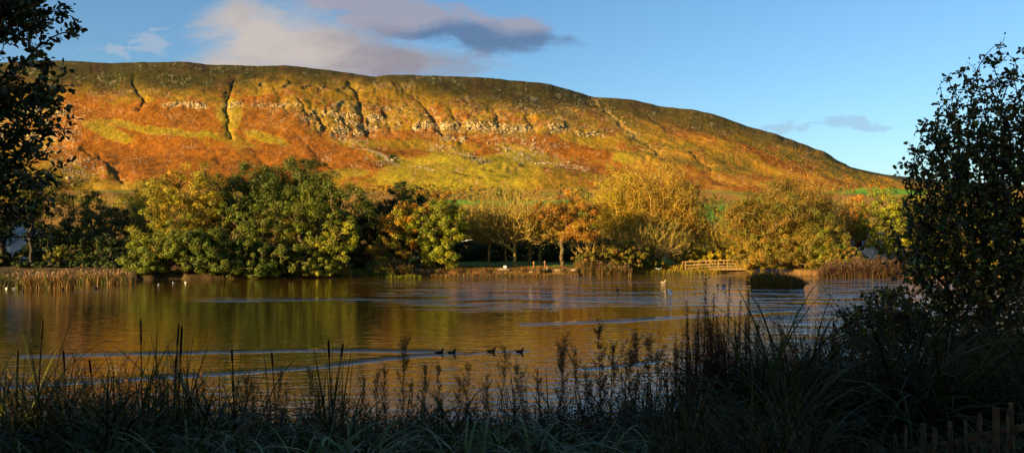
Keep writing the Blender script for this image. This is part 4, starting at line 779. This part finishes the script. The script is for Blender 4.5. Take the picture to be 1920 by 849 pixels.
# ------------------------------------------------------------------ built things
def box(bm, x0, x1, y0, y1, z0, z1, bev=0, taper=0):
    vs = [bm.verts.new(p) for p in ((x0, y0, z0), (x1, y0, z0), (x1, y1, z0), (x0, y1, z0), (x0+taper, y0+taper, z1), (x1-taper, y0+taper, z1), (x1-taper, y1-taper, z1), (x0+taper, y1-taper, z1))]
    fs = [bm.faces.new([vs[i] for i in f]) for f in ((3, 2, 1, 0), (4, 5, 6, 7), (0, 1, 5, 4), (1, 2, 6, 5), (2, 3, 7, 6), (3, 0, 4, 7))]
    if bev: bmesh.ops.bevel(bm, geom=list({e for f in fs for e in f.edges}), offset=bev, segments=1, affect='EDGES')
    return vs
def bmo(name, fn, mat, parent=None, **kw):
    bm = bmesh.new(); fn(bm); me = bpy.data.meshes.new(name); bm.to_mesh(me); bm.free(); me.materials.append(mat); return link(name, me, parent, **kw)
def beam(bm, a, b, w, h):
    """square bar between two points"""
    from mathutils import Vector
    a = Vector(a); b = Vector(b); d = (b-a).normalized(); s = d.cross(Vector((0, 0, 1))); s = (s if s.length > .01 else Vector((1, 0, 0))).normalized(); u = s.cross(d).normalized()
    q = [bm.verts.new(p+s*i*w/2+u*j*h/2) for p in (a, b) for i, j in ((-1, -1), (1, -1), (1, 1), (-1, 1))]
    for f in ((0, 1, 2, 3), (7, 6, 5, 4), (0, 4, 5, 1), (1, 5, 6, 2), (2, 6, 7, 3), (3, 7, 4, 0)): bm.faces.new([q[i] for i in f])
def bridge():
    Y = 116.5; r = empty('footbridge', ((1285-PX0)/F*Y, Y, 0), 'pale timber footbridge with gently arched three-rail handrails over the inlet', 'footbridge')
    k = Y/F; wz = lambda y: EYE-(y-HY)*k; x = lambda p: (p-1285)*k
    prof = [(1285, 504), (1308, 502), (1330, 500.5), (1347, 500), (1364, 499.8), (1381, 499.8), (1398, 500), (1415, 500.4), (1432, 501)]
    rail = [(1285, 491.3), (1308, 490), (1330, 488.9), (1347, 488.2), (1364, 488.2), (1381, 488.2), (1398, 488.4), (1415, 488.8), (1432, 489.4)]
    for yy, nm in ((0, 0), (1.9, 1)):
        for i, ((p, b), (_, t)) in enumerate(zip(prof, rail)):
            bmo('post', lambda bm: box(bm, x(p)-.07, x(p)+.07, yy-.06, yy+.06, wz(b)-.55, wz(t)-.02), M_WOOD, r)
        for f, h in ((0, .13), (.52, .12), (.93, .12)):
            def fn(bm):
                for i in range(8):
                    z0 = wz(rail[i][1])*(1-f)+wz(prof[i][1])*f; z1 = wz(rail[i+1][1])*(1-f)+wz(prof[i+1][1])*f
                    s = -.085 if yy == 0 else .085
                    beam(bm, (x(prof[i][0])-.08, yy+s, z0), (x(prof[i+1][0])+.08, yy+s*1.03, z1), .05, h)
            bmo('rail', fn, M_WOOD, r)
    def deck(bm):
        for i in range(2, 8):
            n = 9
            for j in range(n):
                t0 = j/n; t1 = (j+.9)/n; xa = x(prof[i][0])*(1-t0)+x(prof[i+1][0])*t0; xb = x(prof[i][0])*(1-t1)+x(prof[i+1][0])*t1; z = wz(prof[i][1]*(1-t0)+prof[i+1][1]*t0)-.12
                box(bm, xa, xb, .06, 1.84, z, z+.05)
    bmo('deck', deck, M_WOOD, r)
    for yy in (-.02, 1.92):
        def gird(bm):
            for i in range(2, 8): beam(bm, (x(prof[i][0]), yy, wz(prof[i][1])-.34), (x(prof[i+1][0]), yy, wz(prof[i+1][1])-.34), .12, .34)
        bmo('girder', gird, M_WOOD, r)
    bmo('abutment', lambda bm: box(bm, x(1312), x(1345), .3, 1.8, -.8, wz(506), .05), M_POST, r)
    bmo('abutment', lambda bm: box(bm, x(1428), x(1450), .3, 1.8, -.8, wz(506), .05), M_POST, r)
bridge()
def sign():
    Y = 108.2; X = (947-PX0)/F*Y; zg = gz1(X, Y); k = Y/F; r = empty('notice_sign', (X, Y, zg), 'small white notice board on a white post at the edge of the bank', 'sign')
    zt = EYE-(498-HY)*k-zg; zb = EYE-(504.5-HY)*k-zg
    bmo('post', lambda bm: box(bm, -.07, .07, -.04, .04, -.2, zt-.05), M_WHITE, r)
    bmo('board', lambda bm: box(bm, -.19, .19, -.09, -.045, zb, zt, .015), M_WHITE, r)
sign()
def carved(px, ytop, ybot, lab, lean):
    Y = 110.0; X = (px-PX0)/F*Y; k = Y/F; z0 = EYE-(ybot-HY)*k; zg = min(z0, gz1(X, Y)); h = EYE-(ytop-HY)*k-zg; r = empty('wooden_post', (X, Y, zg), lab, 'post', None)
    z = np.array([0, .25, .5, .62, .7, .8, .9, .97, 1])*h; rad = [.17, .15, .14, .10, .12, .15, .14, .09, .01]
    V, Fc = lathe(np.stack([lean*z, 0*z, z], 1), rad, 9); V = V+rng.normal(size=V.shape)*.008
    link('shaft', mesh_np('shaft', V, Fc, M_POST, None, False), r)
    V, Fc = lathe(np.array([(lean*h*.86, -.06, h*.80), (lean*h*.9, -.13, h*.9), (lean*h, -.06, h*1.0)]), [.08, .1, .03], 8); link('cut_face', mesh_np('cut_face', V, Fc, simple('pale_cut_wood'+str(px), (.6, .36, .16)), None, True), r)
carved(1001, 490, 507, 'weathered brown post with pale cut top, left of the two on the bank', .0)
carved(1023, 489, 501, 'thinner brown post leaning left, right of the two on the bank', -.12)
def stump():
    Y = 110; X = (1025-PX0)/F*Y; r = empty('tree_stump', (X+.1, Y-.6, gz1(X, Y-.6)), 'short stump with a pale top at the foot of the thinner post', 'stump')
    V, Fc = lathe([(0, 0, -.1), (0, 0, .3), (0, 0, .5), (0, 0, .51)], [.2, .16, .15, .005], 10); link('stump_wood', mesh_np('stump_wood', V, Fc, M_WOOD, None, False), r)
stump()
def guard():
    Y = 121; X = (1073-PX0)/F*Y; zg = gz1(X, Y); r = empty('tree_guard', (X, Y, zg), 'pair of pale stakes with a crossbar near the right end of the lawn', 'tree guard')
    for s in (-.19, .19): bmo('stake', lambda bm: box(bm, s-.05, s+.05, -.04, .04, -.1, 1.15), M_WOOD, r)
    bmo('crossbar', lambda bm: box(bm, -.22, .22, -.07, -.045, .85, .95), M_WOOD, r)
guard()
def rock_mesh(name, s, seed):
    bm = bmesh.new(); bmesh.ops.create_icosphere(bm, subdivisions=2, radius=1)
    for v in bm.verts:
        d = v.co.copy(); q = 1+.35*float(fbm(np.array([d.x*1.3+seed]), np.array([d.y*1.3+d.z*1.7]), 3, 1)[0]); v.co = d*q; v.co.x *= s[0]; v.co.y *= s[1]; v.co.z *= s[2]
    me = bpy.data.meshes.new(name); bm.to_mesh(me); bm.free(); me.materials.append(M_STONE); return me
def stones():
    pr = [rock_mesh('shore_stone', (.42, .3, .2), i*7.3) for i in range(4)]
    sp = [(945, 513, 1.5, 'largest pale boulder at the foot of the white notice sign'), (940, 514.5, .8, 'small stone left of the boulder by the white sign')]
    for i, px in enumerate([996, 1004, 1012, 1021, 1029, 1037, 1048, 1056, 1064, 1072]): sp.append((px+2*sin(i*5), 514.6+.8*cos(i*3), .75+.3*sin(i*2.2), None))
    for i, px in enumerate([522, 534, 548, 560, 574, 590, 601, 614, 627, 640]): sp.append((px, 518.5, .8+.2*sin(i*3), None))
    for i, px in enumerate([770, 781, 792, 803]): sp.append((px, 516, .7, None))
    for i, (px, py, s, lab) in enumerate(sp):
        Y = float(tab(SHORE, px))+(.3 if py > 514 else 1.); X = (px-PX0)/F*Y; z = max(gz1(X, Y), .02)
        grp = 'stones along the bank edge' if px > 900 else 'stones below the tree mass' if px < 700 else 'stones before the round trees'
        o = link('shore_stone', pr[i % 4], None, (X, Y, z+.05), label=lab or {'stones along the bank edge': 'pale stone in the row at the foot of the bank', 'stones below the tree mass': 'low pale stone at the water edge under the tree mass', 'stones before the round trees': 'flat pale stone at the water edge before the round trees'}[grp], category='stone', group=grp); o.scale = (s*1.5, s, s); o.rotation_euler.z = i*1.1
stones()
M_SLATE = simple('slate', (.10, .12, .16), .6, .2, 4, .4); M_WALL = simple('render_wall', (.62, .58, .52), .9, .08, 2, .2); M_GLASS = simple('window_glass', (.03, .035, .045), .1, .05, 2, 0, .6); M_TILE = simple('red_tile', (.38, .12, .06), .9, .2, 4, .5)
def house(name, label, px, Y, w, d, hw, hr, rz, roofm):
    X = (px-PX0)/F*Y; zg = gz1(X, Y)-.2; r = empty(name, (X, Y, zg), label, 'house', None, rz)
    def walls(bm):
        pts = [(-w/2, 0), (w/2, 0), (w/2, hw), (0, hw+hr), (-w/2, hw)]
        f = [bm.verts.new((x, -d/2, z)) for x, z in pts]; b = [bm.verts.new((x, d/2, z)) for x, z in pts]
        bm.faces.new(f); bm.faces.new(b[::-1])
        for i in range(5): bm.faces.new([f[i], b[i], b[(i+1) % 5], f[(i+1) % 5]][::-1])
    bmo('wall', walls, M_WALL, r)
    def roof(bm):
        for s in (-1, 1):
            o_ = .35; q = [(s*(w/2+o_), hw-hr*o_/(w/2)+.03), (0, hw+hr+.03), (0, hw+hr+.19), (s*(w/2+o_), hw-hr*o_/(w/2)+.19)]
            a = [bm.verts.new((x+(s*.002), -d/2-.3, z)) for x, z in q]; b = [bm.verts.new((x+(s*.002), d/2+.3, z)) for x, z in q]
            bm.faces.new(a); bm.faces.new(b[::-1])
            for i in range(4): bm.faces.new([a[i], b[i], b[(i+1) % 4], a[(i+1) % 4]])
    rf = bmo('roof', roof, roofm, r)
    bmo('chimney', lambda bm: box(bm, -.35, .35, d/4-.4, d/4+.4, hw+hr-.4, hw+hr+.9, .03), M_WALL, rf)
    for x in (-w/4, w/4):
        f = bmo('window', lambda bm: box(bm, x-.6, x+.6, -d/2-.04, -d/2+.02, 1.2, 2.5, .02), M_WHITE, r)
        bmo('pane', lambda bm: box(bm, x-.5, x+.5, -d/2-.055, -d/2-.043, 1.3, 2.4), M_GLASS, f)
    bmo('door', lambda bm: box(bm, -.45, .45, -d/2-.05, -d/2+.02, .1, 2.15), M_POST, r)
house('house', 'grey slate roofed house half hidden behind the open pine', 58, 128, 7, 9, 3.2, 2.6, .7, M_SLATE)
house('house', 'red roofed house glimpsed at the left border among the trees', 2, 135, 8, 9, 4.6, 2.6, 1.2, M_TILE)
house('house', 'pale house wall glimpsed left of the near dark tree', 1634, 134, 6, 8, 2.8, 2., .3, M_SLATE)
# ---- paling fence, bottom right
def fence():
    a = np.array([(1585-PX0)/F*7.6, 7.6]); b = np.array([(1960-PX0)/F*6.5, 6.5]); L = np.linalg.norm(b-a); d = (b-a)/L
    rz = math.atan2(d[1], d[0]); za = 1.78; zb = 2.18; r = empty('paling_fence', (a[0], a[1], za), 'old grey split-paling fence sinking into the grass at the bottom right', 'fence', None, rz)
    n = 21; top_a = EYE-(838-HY)/F*7.6; top_b = EYE-(745-HY)/F*6.5
    for i in range(n):
        t = (i+.3)/n; x = t*L; zt = top_a+(top_b-top_a)*t-za+.04*sin(i*2.9)+.02*cos(i*7.1); big = i in (4, 9, 16)
        w = (.027 if big else .017)+.004*sin(i*3.3); ln = .05*sin(i*4.1); y = .02*sin(i*5.)
        def fn(bm):
            vs = box(bm, x-w, x+w, y-.016, y+.016, zt-.95, zt, 0, .004)
            for v in vs[4:]: v.co.x += ln*.9
            for v in vs[4:6]: v.co.z += .02*sin(i*9)
            for v in vs[6:8]: v.co.z -= .015
            bmesh.ops.subdivide_edges(bm, edges=[e for e in bm.edges if abs(e.verts[0].co.z-e.verts[1].co.z) > .5], cuts=4)
            for v in bm.verts: v.co.x += .004*sin(v.co.z*23+i); v.co.y += .004*cos(v.co.z*19+i*2)
        bmo('paling', fn, M_FENCE, r)
    for dz in (-.20, -.47):
        def rl(bm):
            for j in range(6):
                t0, t1 = j/6, (j+1)/6; z = lambda t: top_a+(top_b-top_a)*t-za+dz+.01*sin(t*20)
                beam(bm, (t0*L, .045, z(t0)), (t1*L+.01, .045, z(t1)), .035, .055)
        bmo('rail', rl, M_FENCE, r)
    def wire(bm):
        for j in range(40):
            t0, t1 = j/40, (j+1)/40; z = lambda t: top_a+(top_b-top_a)*t-za-.28
            beam(bm, (t0*L, -.025+.012*sin(j*2), z(t0)+.012*sin(j*1.9)), (t1*L, -.025+.012*sin((j+1)*2), z(t1)+.012*sin((j+1)*1.9)), .006, .006)
    bmo('wire', wire, simple('wire_metal', (.12, .11, .1), .5, .1, 10, 0, .5, .8), r)
fence()

# ------------------------------------------------------------------ birds
M_DUCK = simple('dark_plumage', (.022, .017, .012), .8, .3, 30, .2, .2); M_GULL = simple('white_plumage', (.8, .78, .76), .8, .05, 30, .1, .2); M_BILL = simple('dark_bill', (.06, .05, .045), .5, .1, 30, 0, .4); M_GREYW = simple('grey_wing', (.8, .78, .74), .8, .1, 30, .1, .2); M_BROWNB = simple('pale_brown_plumage', (.34, .25, .16), .8, .3, 30, .2, .2)
def body(name, blobs, mat, parent, vox=.012):
    bm = bmesh.new()
    for (c, s, ry) in blobs:
        from mathutils import Matrix
        bmesh.ops.create_icosphere(bm, subdivisions=3, radius=1, matrix=Matrix.Translation(c) @ Matrix.Rotation(ry, 4, 'Y') @ Matrix.Diagonal((*s, 1)))
    me = bpy.data.meshes.new(name); bm.to_mesh(me); bm.free(); me.materials.append(mat); o = link(name, me, parent)
    rm = o.modifiers.new('r', 'REMESH'); rm.mode = 'VOXEL'; rm.voxel_size = vox; rm.use_smooth_shade = True
    sm = o.modifiers.new('s', 'SMOOTH'); sm.iterations = 4; sm.factor = .5
    return o
def duck_proto(name, lab, mat, cat='duck', grp=None):
    r = empty(name, (0, 0, 0), lab, cat, grp)
    body('body', [((0, 0, .045), (.155, .075, .062), 0), ((-.13, 0, .065), (.07, .045, .028), .25), ((.10, 0, .085), (.055, .045, .06), -.4), ((.125, 0, .135), (.034, .03, .05), 0), ((.138, 0, .178), (.043, .034, .037), 0), ((.112, 0, .178), (.028, .025, .03), 0)], mat, r)
    def bill(bm):
        vs = box(bm, .168, .215, -.014, .014, .160, .176)
        for v in vs[:]:
            if v.co.x > .2: v.co.z = .158+(v.co.z-.158)*.35; v.co.y *= 1.15
    bmo('bill', bill, M_BILL, r)
    for s in (-1, 1): bmo('wing', lambda bm: [box(bm, -.15, .06, s*.074-.004, s*.074+.006, .05, .085, .004)], mat, r)
    return r
D = duck_proto('duck', 'leading duck', M_DUCK, 'duck', 'four ducks swimming in a line')
for i, (px, py, s, lab) in enumerate([(824, 662, 1., 'dark duck at the left end of the four, trailing the long wake'), (847, 662, .98, 'second dark duck from the left, close behind the leftmost one'), (921, 659, 1., 'third dark duck from the left, swimming apart with a small wake'), (974, 660, .95, 'rightmost and leading dark duck of the four')]):
    o = D if i == 0 else copy_tree(D); X, Y = w_at(px, py); o.location = (X, Y, -.012); o.scale = (s*.95,)*3; o.rotation_euler.z = .12*sin(i*3); o['label'] = lab
for px, py, s, lab in [(1158, 544, 1., 'small dark duck alone on the ruffled water left of the raised-wing gull'), (1346, 535, .95, 'left dark waterbird of the pair near the reed island'), (1357, 536, .95, 'right dark waterbird of the pair near the reed island'), (1387, 526, 1.4, 'long low dark waterbird in front of the footbridge'), (43, 547, 1., 'tiny dark duck in front of the left reed bed'), (180, 541, 1., 'tiny dark duck on the shaded water below the green tan reeds'), (118, 544, .9, 'tiny dark duck on the black water left of the faint wake')]:
    o = copy_tree(D); X, Y = w_at(px, py); o.location = (X, Y, -.012); o.scale = (s*1.25,)*3; o.rotation_euler.z = px; o['label'] = lab; del o['group']
B = duck_proto('duck', 'pale brown duck with dark head floating before the twiggy group', M_BROWNB); X, Y = w_at(1244, 530); B.location = (X, Y, -.02); B.scale = (1.7, 1.7, 1.7)
W0 = duck_proto('gull', 'x', M_GULL, 'gull'); first = True
for px, py, lab in [(297, 534, 'white gull resting on the water nearest the tree mass corner'), (325, 530, 'faint white gull further out under the tree mass'), (348, 530, 'white gull on the water right of the other two below the golden tree'), (12, 541, 'white gull on the dark water at the left border'), (26, 541, 'orange tinted gull on the dark water beside the white one'), (227, 529, 'orange tinted gull at the foot of the green tan reeds')]:
    o = W0 if first else copy_tree(W0); first = False; X, Y = w_at(px, py); o.location = (X, Y, -.01); o.scale = (.75,)*3; o.rotation_euler.z = px; o['label'] = lab
def gull(px, py, Y, z, lab, up=(.9, .9), rz=0., roll=0., span=.5, scale=1.):
    X = (px-PX0)/F*Y; r = empty('flying_gull', (X, Y, z), lab, 'gull', None, rz)
    body('body', [((0, 0, 0), (.17, .05, .05), 0), ((.14, 0, .03), (.05, .035, .035), 0), ((-.2, 0, 0), (.09, .05, .012), 0)], M_GULL, r)
    bmo('bill', lambda bm: box(bm, .18, .225, -.007, .007, .018, .03), M_BILL, r)
    for s, u in ((-1, up[0]), (1, up[1])):
        def wing(bm):
            pts = []; 
            for t, ch in ((0, .13), (.35, .13), (.7, .09), (1, .015)):
                y = s*(.03+span*t*cos(u*(1 if t < .5 else .75))); zz = .02+span*t*sin(u*(1 if t < .5 else .8)); xb = .03-(0 if t < .5 else (t-.4)*.22)
                pts.append([(xb+ch*.5, y, zz), (xb-ch, y, zz-.01)])
            up_ = [[bm.verts.new((p[0], p[1], p[2]+.008)) for p in q] for q in pts]; lo = [[bm.verts.new((p[0], p[1], p[2]-.004)) for p in q] for q in pts]
            for i in range(3):
                bm.faces.new([up_[i][0], up_[i][1], up_[i+1][1], up_[i+1][0]]); bm.faces.new([lo[i][0], lo[i+1][0], lo[i+1][1], lo[i][1]])
                for e in (0, 1): bm.faces.new([up_[i][e], up_[i+1][e], lo[i+1][e], lo[i][e]])
            bm.faces.new([up_[3][0], up_[3][1], lo[3][1], lo[3][0]])
        bmo('wing', wing, M_GREYW, r)
    r.scale = (scale,)*3; r.rotation_euler.x = roll; return r
X, Y = w_at(1257, 554); gull(1257, 554, Y, .1, 'white gull on the open water with one wing raised straight up', (1.45, 1.3), .2)
gull(875, 451, 104, EYE+.62, 'pale gull gliding on spread wings in front of the dark wood', (.25, -.25), 1.9, .0, .55, 1.25)
gull(1236, 509, 113, .62, 'white gull flapping low at the shore before the crooked trunks', (.6, .5), .8, 0, .4, 1.3)
X, Y = w_at(1420, 538); gull(1420, 537, Y, .1, 'white gull landing beside the left end of the reed island', (1.0, .7), .4, 0, .42)

# ------------------------------------------------------------------ boulders and bushes on the hill
def hill_bits():
    PX, py, V, sc, cm, rk, col, um = HP; m = (sc > .0)&(py > 190)&(py < 352)&(PX > -20)&(PX < 1300); idx = np.argwhere(m); w = sc[m]; pick = idx[rng.choice(len(idx), 1300, p=w/w.sum())]
    ico = bmesh.new(); bmesh.ops.create_icosphere(ico, subdivisions=1, radius=1); iv = np.array([v.co[:] for v in ico.verts]); fi = np.array([[v.index for v in f.verts] for f in ico.faces]); ico.free()
    P = V[pick[:, 0], pick[:, 1]]; n = len(P); s = rng.uniform(.4, 1.15, n)*(1+1.6*(rng.random(n) < .06)); vv = iv[None]*(1+.3*rng.normal(size=(n, len(iv), 1)).clip(-1, 1))*s[:, None, None]*rng.uniform(.6, 1.3, (n, 1, 3))+P[:, None]
    ff = fi[None]+np.arange(n)[:, None, None]*len(iv)
    link('scree', mesh_np('scree', vv.reshape(-1, 3), ff.reshape(-1, 3), simple('scree_rock', (.24, .17, .095), .95, .3, .3, .5)), kind='stuff', label='pale boulders scattered over the hillside scree', category='boulders')
    # tussocks and bracken clumps
    m = (py > 118)&(py < 356)&(PX > -60)&(PX < 1720)&(cm < .3); m[:6] = False; m[434:] = False; idx = np.argwhere(m); w = (1-.6*um[m])*(.35+ss(-.1, .3, fbm(PX/9, py/6, 3, 5))[m]); k = 26000; pick = idx[rng.choice(len(idx), k, False, w/w.sum())]
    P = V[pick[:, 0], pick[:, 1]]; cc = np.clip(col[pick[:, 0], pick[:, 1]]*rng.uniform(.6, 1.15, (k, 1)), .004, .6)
    oc = np.array([(1, 0, 0), (0, 1, 0), (-1, 0, 0), (0, -1, 0), (0, 0, 1.), (0, 0, -.8)]); of = np.array([(0, 1, 4), (1, 2, 4), (2, 3, 4), (3, 0, 4), (1, 0, 5), (2, 1, 5), (3, 2, 5), (0, 3, 5)])
    sz = (P[:, 1]/1200*rng.uniform(.35, 1.25, k))[:, None, None]*np.array([1.25, 1.0, .62]); th = rng.uniform(0, 6.28, k); oc2 = np.stack([oc[None, :, 0]*np.cos(th)[:, None]-oc[None, :, 1]*np.sin(th)[:, None], oc[None, :, 0]*np.sin(th)[:, None]+oc[None, :, 1]*np.cos(th)[:, None], np.repeat(oc[None, :, 2], k, 0)], -1)
    vv = oc2*sz*rng.uniform(.7, 1.3, (k, 6, 1))+P[:, None]; ff = of[None]+np.arange(k)[:, None, None]*6
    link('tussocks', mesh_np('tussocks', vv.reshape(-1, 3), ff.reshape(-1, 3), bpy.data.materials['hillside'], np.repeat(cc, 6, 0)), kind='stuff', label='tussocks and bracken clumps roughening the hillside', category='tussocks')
    # fractured crag faces
    m = (rk > .3)&(PX > -60)&(PX < 1300); idx = np.argwhere(m); k = 2300; pick = idx[rng.choice(len(idx), k, p=rk[m]/rk[m].sum())]; P = V[pick[:, 0], pick[:, 1]]
    bxv = np.array([(x, y, z) for z in (-1, 1) for y in (-1, 1) for x in (-1, 1)], float); bxf = np.array([(0, 2, 3, 1), (4, 5, 7, 6), (0, 1, 5, 4), (2, 6, 7, 3), (0, 4, 6, 2), (1, 3, 7, 5)])
    sz = np.stack([rng.uniform(.5, 2.2, k), rng.uniform(.5, 1.3, k), rng.uniform(.5, 2.4, k)], 1)[:, None]; vv = (bxv[None]+.28*rng.normal(size=(k, 8, 3)))*sz; th = rng.uniform(-.6, .6, k)[:, None]
    vv = np.stack([vv[..., 0]*np.cos(th)-vv[..., 1]*np.sin(th), vv[..., 0]*np.sin(th)+vv[..., 1]*np.cos(th), vv[..., 2]], -1)+P[:, None]+np.array([0, .9, -.5])
    cc = np.array([.34, .235, .10])*rng.uniform(.3, 1.15, (k, 1)); ff = bxf[None]+np.arange(k)[:, None, None]*8
    link('crags', mesh_np('crags', vv.reshape(-1, 3), ff.reshape(-1, 4), bpy.data.materials['hillside'], np.repeat(cc, 8, 0)), kind='stuff', label='pale fractured rock faces of the crag bands', category='crags')
    # gorse bushes
    root = tree('gorse_bush', 'bush', 'small dark bush on the lower meadow of the hill', 960, 700, 350, 14, [(.05, .045, .012), (.04, .05, .01)], 'shrub', 0, 'dark bushes on the hill meadow', leaf=.9, n=10, dens=.5)
    sp = [(862, 342), (874, 345), (855, 338), (897, 350), (921, 343), (905, 339), (930, 352), (946, 348), (760, 352), (1021, 340), (1033, 344), (1080, 338), (1340, 352), (1362, 348), (1382, 355), (1325, 345), (1300, 350), (1415, 356), (1120, 330), (1150, 336), (690, 345), (1345, 300), (1356, 305), (1332, 309)]
    for i, (a, b) in enumerate(sp):
        o = root if i == 0 else copy_tree(root); d = np.hypot(PX-a, py-b); k = np.unravel_index(np.argmin(d), d.shape); o.location = V[k]; s = rng.uniform(.6, 1.2); o.scale = (s*1.2, s, s*.8); o['label'] = 'small dark bush on the lower meadow of the hill'
hill_bits()

# ------------------------------------------------------------------ sky, sun, camera
def world():
    w = bpy.data.worlds.new('World'); bpy.context.scene.world = w; w.use_nodes = True; w.node_tree.nodes.clear(); n = N(w.node_tree)
    sky = n.new('ShaderNodeTexSky', sky_type='NISHITA', sun_disc=False, sun_elevation=EL, sun_rotation=pi+AZ if False else SUNROT, altitude=100, air_density=1.0, dust_density=.9, ozone_density=3.0)
    tc = n.new('ShaderNodeTexCoord').outputs['Generated']; sp = n.new('ShaderNodeSeparateXYZ', {0: tc}); x, y, z = sp.outputs
    yy = n.m('MAXIMUM', y, .05); u = n.m('DIVIDE', x, yy); v = n.m('DIVIDE', z, yy)
    front = n.smooth(y, .05, .3)
    cv = n.new('ShaderNodeCombineXYZ', {0: u, 1: n.m('MULTIPLY', v, 2.2), 2: 0.})
    nz = n.noise(cv.outputs[0], 5.0, 7, .55, .4); nz2 = n.noise(cv.outputs[0], 13., 6, .6, .3); nz3 = n.m('MULTIPLY', n.m('SUBTRACT', n.noise(cv.outputs[0], 22., 6, .6, .6), .5), 5.)
    def ell(px, py, rx, ry, a=0.):
        cu, cvv = (px-PX0)/F, (HY-py)/F; du = n.m('SUBTRACT', u, cu); dv = n.m('SUBTRACT', v, cvv)
        A = n.m('DIVIDE', n.m('ADD', n.m('MULTIPLY', du, cos(a)), n.m('MULTIPLY', dv, sin(a))), rx/F); Bb = n.m('DIVIDE', n.m('SUBTRACT', n.m('MULTIPLY', dv, cos(a)), n.m('MULTIPLY', du, sin(a))), ry/F)
        return n.m('SUBTRACT', 1., n.m('SQRT', n.m('ADD', n.m('MULTIPLY', A, A), n.m('MULTIPLY', Bb, Bb))))
    def mx(*l):
        r = l[0]
        for q in l[1:]: r = n.m('MAXIMUM', r, q)
        return r
    nn = n.m('ADD', n.m('MULTIPLY', n.m('SUBTRACT', nz, .5), 2.6), n.m('MULTIPLY', n.m('SUBTRACT', nz2, .5), 1.3))
    c1 = n.m('ADD', mx(ell(500, 80, 165, 80, .05), ell(600, 92, 200, 72, -.1), ell(740, 115, 220, 46, -.1), ell(440, 128, 110, 40)), n.m('MULTIPLY', nn, .85))
    c2 = n.m('ADD', mx(ell(800, 40, 200, 52, -.18), ell(890, 60, 170, 42, -.1), ell(660, 5, 150, 36, -.25), ell(700, 25, 100, 30)), n.m('MULTIPLY', nn, 1.1))
    c3 = n.m('ADD', mx(ell(285, 72, 75, 22, .2), ell(295, 90, 60, 18), ell(230, 90, 70, 10)), n.m('ADD', nz3, n.m('MULTIPLY', nn, .6)))
    c4 = n.m('ADD', mx(ell(1560, 232, 110, 13), ell(1450, 238, 80, 11), ell(1620, 240, 90, 8)), n.m('ADD', nz3, n.m('MULTIPLY', nn, .6)))
    a1 = n.smooth(c1, -.15, .8); a2 = n.m('MULTIPLY', n.smooth(c2, .0, .5), .85); a3 = n.m('MULTIPLY', n.smooth(c3, .15, .8), .5); a4 = n.m('MULTIPLY', n.smooth(c4, .1, .8), .4)
    k = 10.0*CL
    # lit side to the left and top of the clouds, shaded undersides
    s1 = n.m('ADD', n.smooth(u, -.30, -.12), n.m('MULTIPLY', n.m('SUBTRACT', nz2, .5), 1.6), clamp=True)
    s1 = n.m('MULTIPLY', s1, n.m('SUBTRACT', 1., n.m('MULTIPLY', n.smooth(c1, .25, .0), .5)))
    col1 = n.mix(s1, (.64*k, .57*k, .53*k, 1), (.34*k, .32*k, .38*k, 1))
    t2 = n.smooth(n.m('ADD', v, n.m('MULTIPLY', nn, .03)), .262, .285)
    col2 = n.mix(t2, (.125*k, .20*k, .36*k, 1), (.40*k, .38*k, .46*k, 1))
    hs = n.new('ShaderNodeHueSaturation', {'Saturation': SKYSAT, 'Hue': .5, 'Value': 1.0, 'Color': sky.outputs[0]}).outputs[0]
    c = hs
    c = n.mix(n.m('MULTIPLY', a4, front), c, (.36*k, .44*k, .56*k, 1)); c = n.mix(n.m('MULTIPLY', a3, front), c, (.52*k, .56*k, .66*k, 1))
    c = n.mix(n.m('MULTIPLY', a2, front), c, col2); c = n.mix(n.m('MULTIPLY', a1, front), c, col1)
    b = n.new('ShaderNodeBackground', {'Color': c, 'Strength': SKY}); n.new('ShaderNodeOutputWorld', {'Surface': b.outputs[0]})
SKY = .074; CL = .4; SKYSAT = 1.08; SUNROT = pi+AZ
world()
sd = bpy.data.lights.new('sun', 'SUN'); sd.energy = 5.0; sd.angle = radians(.5); sd.color = (1, .73, .31); so = bpy.data.objects.new('sun', sd); C.objects.link(so)
from mathutils import Vector
to_sun = Vector((-sin(AZ)*cos(EL), -cos(AZ)*cos(EL), sin(EL))); so.rotation_euler = to_sun.to_track_quat('Z', 'Y').to_euler(); so.location = to_sun*200
cd = bpy.data.cameras.new('camera'); cam = bpy.data.objects.new('camera', cd); C.objects.link(cam); cam.location = (0, 0, EYE); cam.rotation_euler = (pi/2, 0, 0)
cd.sensor_fit = 'HORIZONTAL'; cd.sensor_width = 36; cd.lens = 36*F/1920; cd.shift_y = (HY-424.5)/1920; cd.clip_start = .1; cd.clip_end = 20000
sc = bpy.context.scene; sc.camera = cam
sc.view_settings.view_transform = 'Standard'; sc.view_settings.look = 'None'; sc.view_settings.gamma = 1; sc.view_settings.exposure = 1.65; sc.view_settings.use_curve_mapping = False
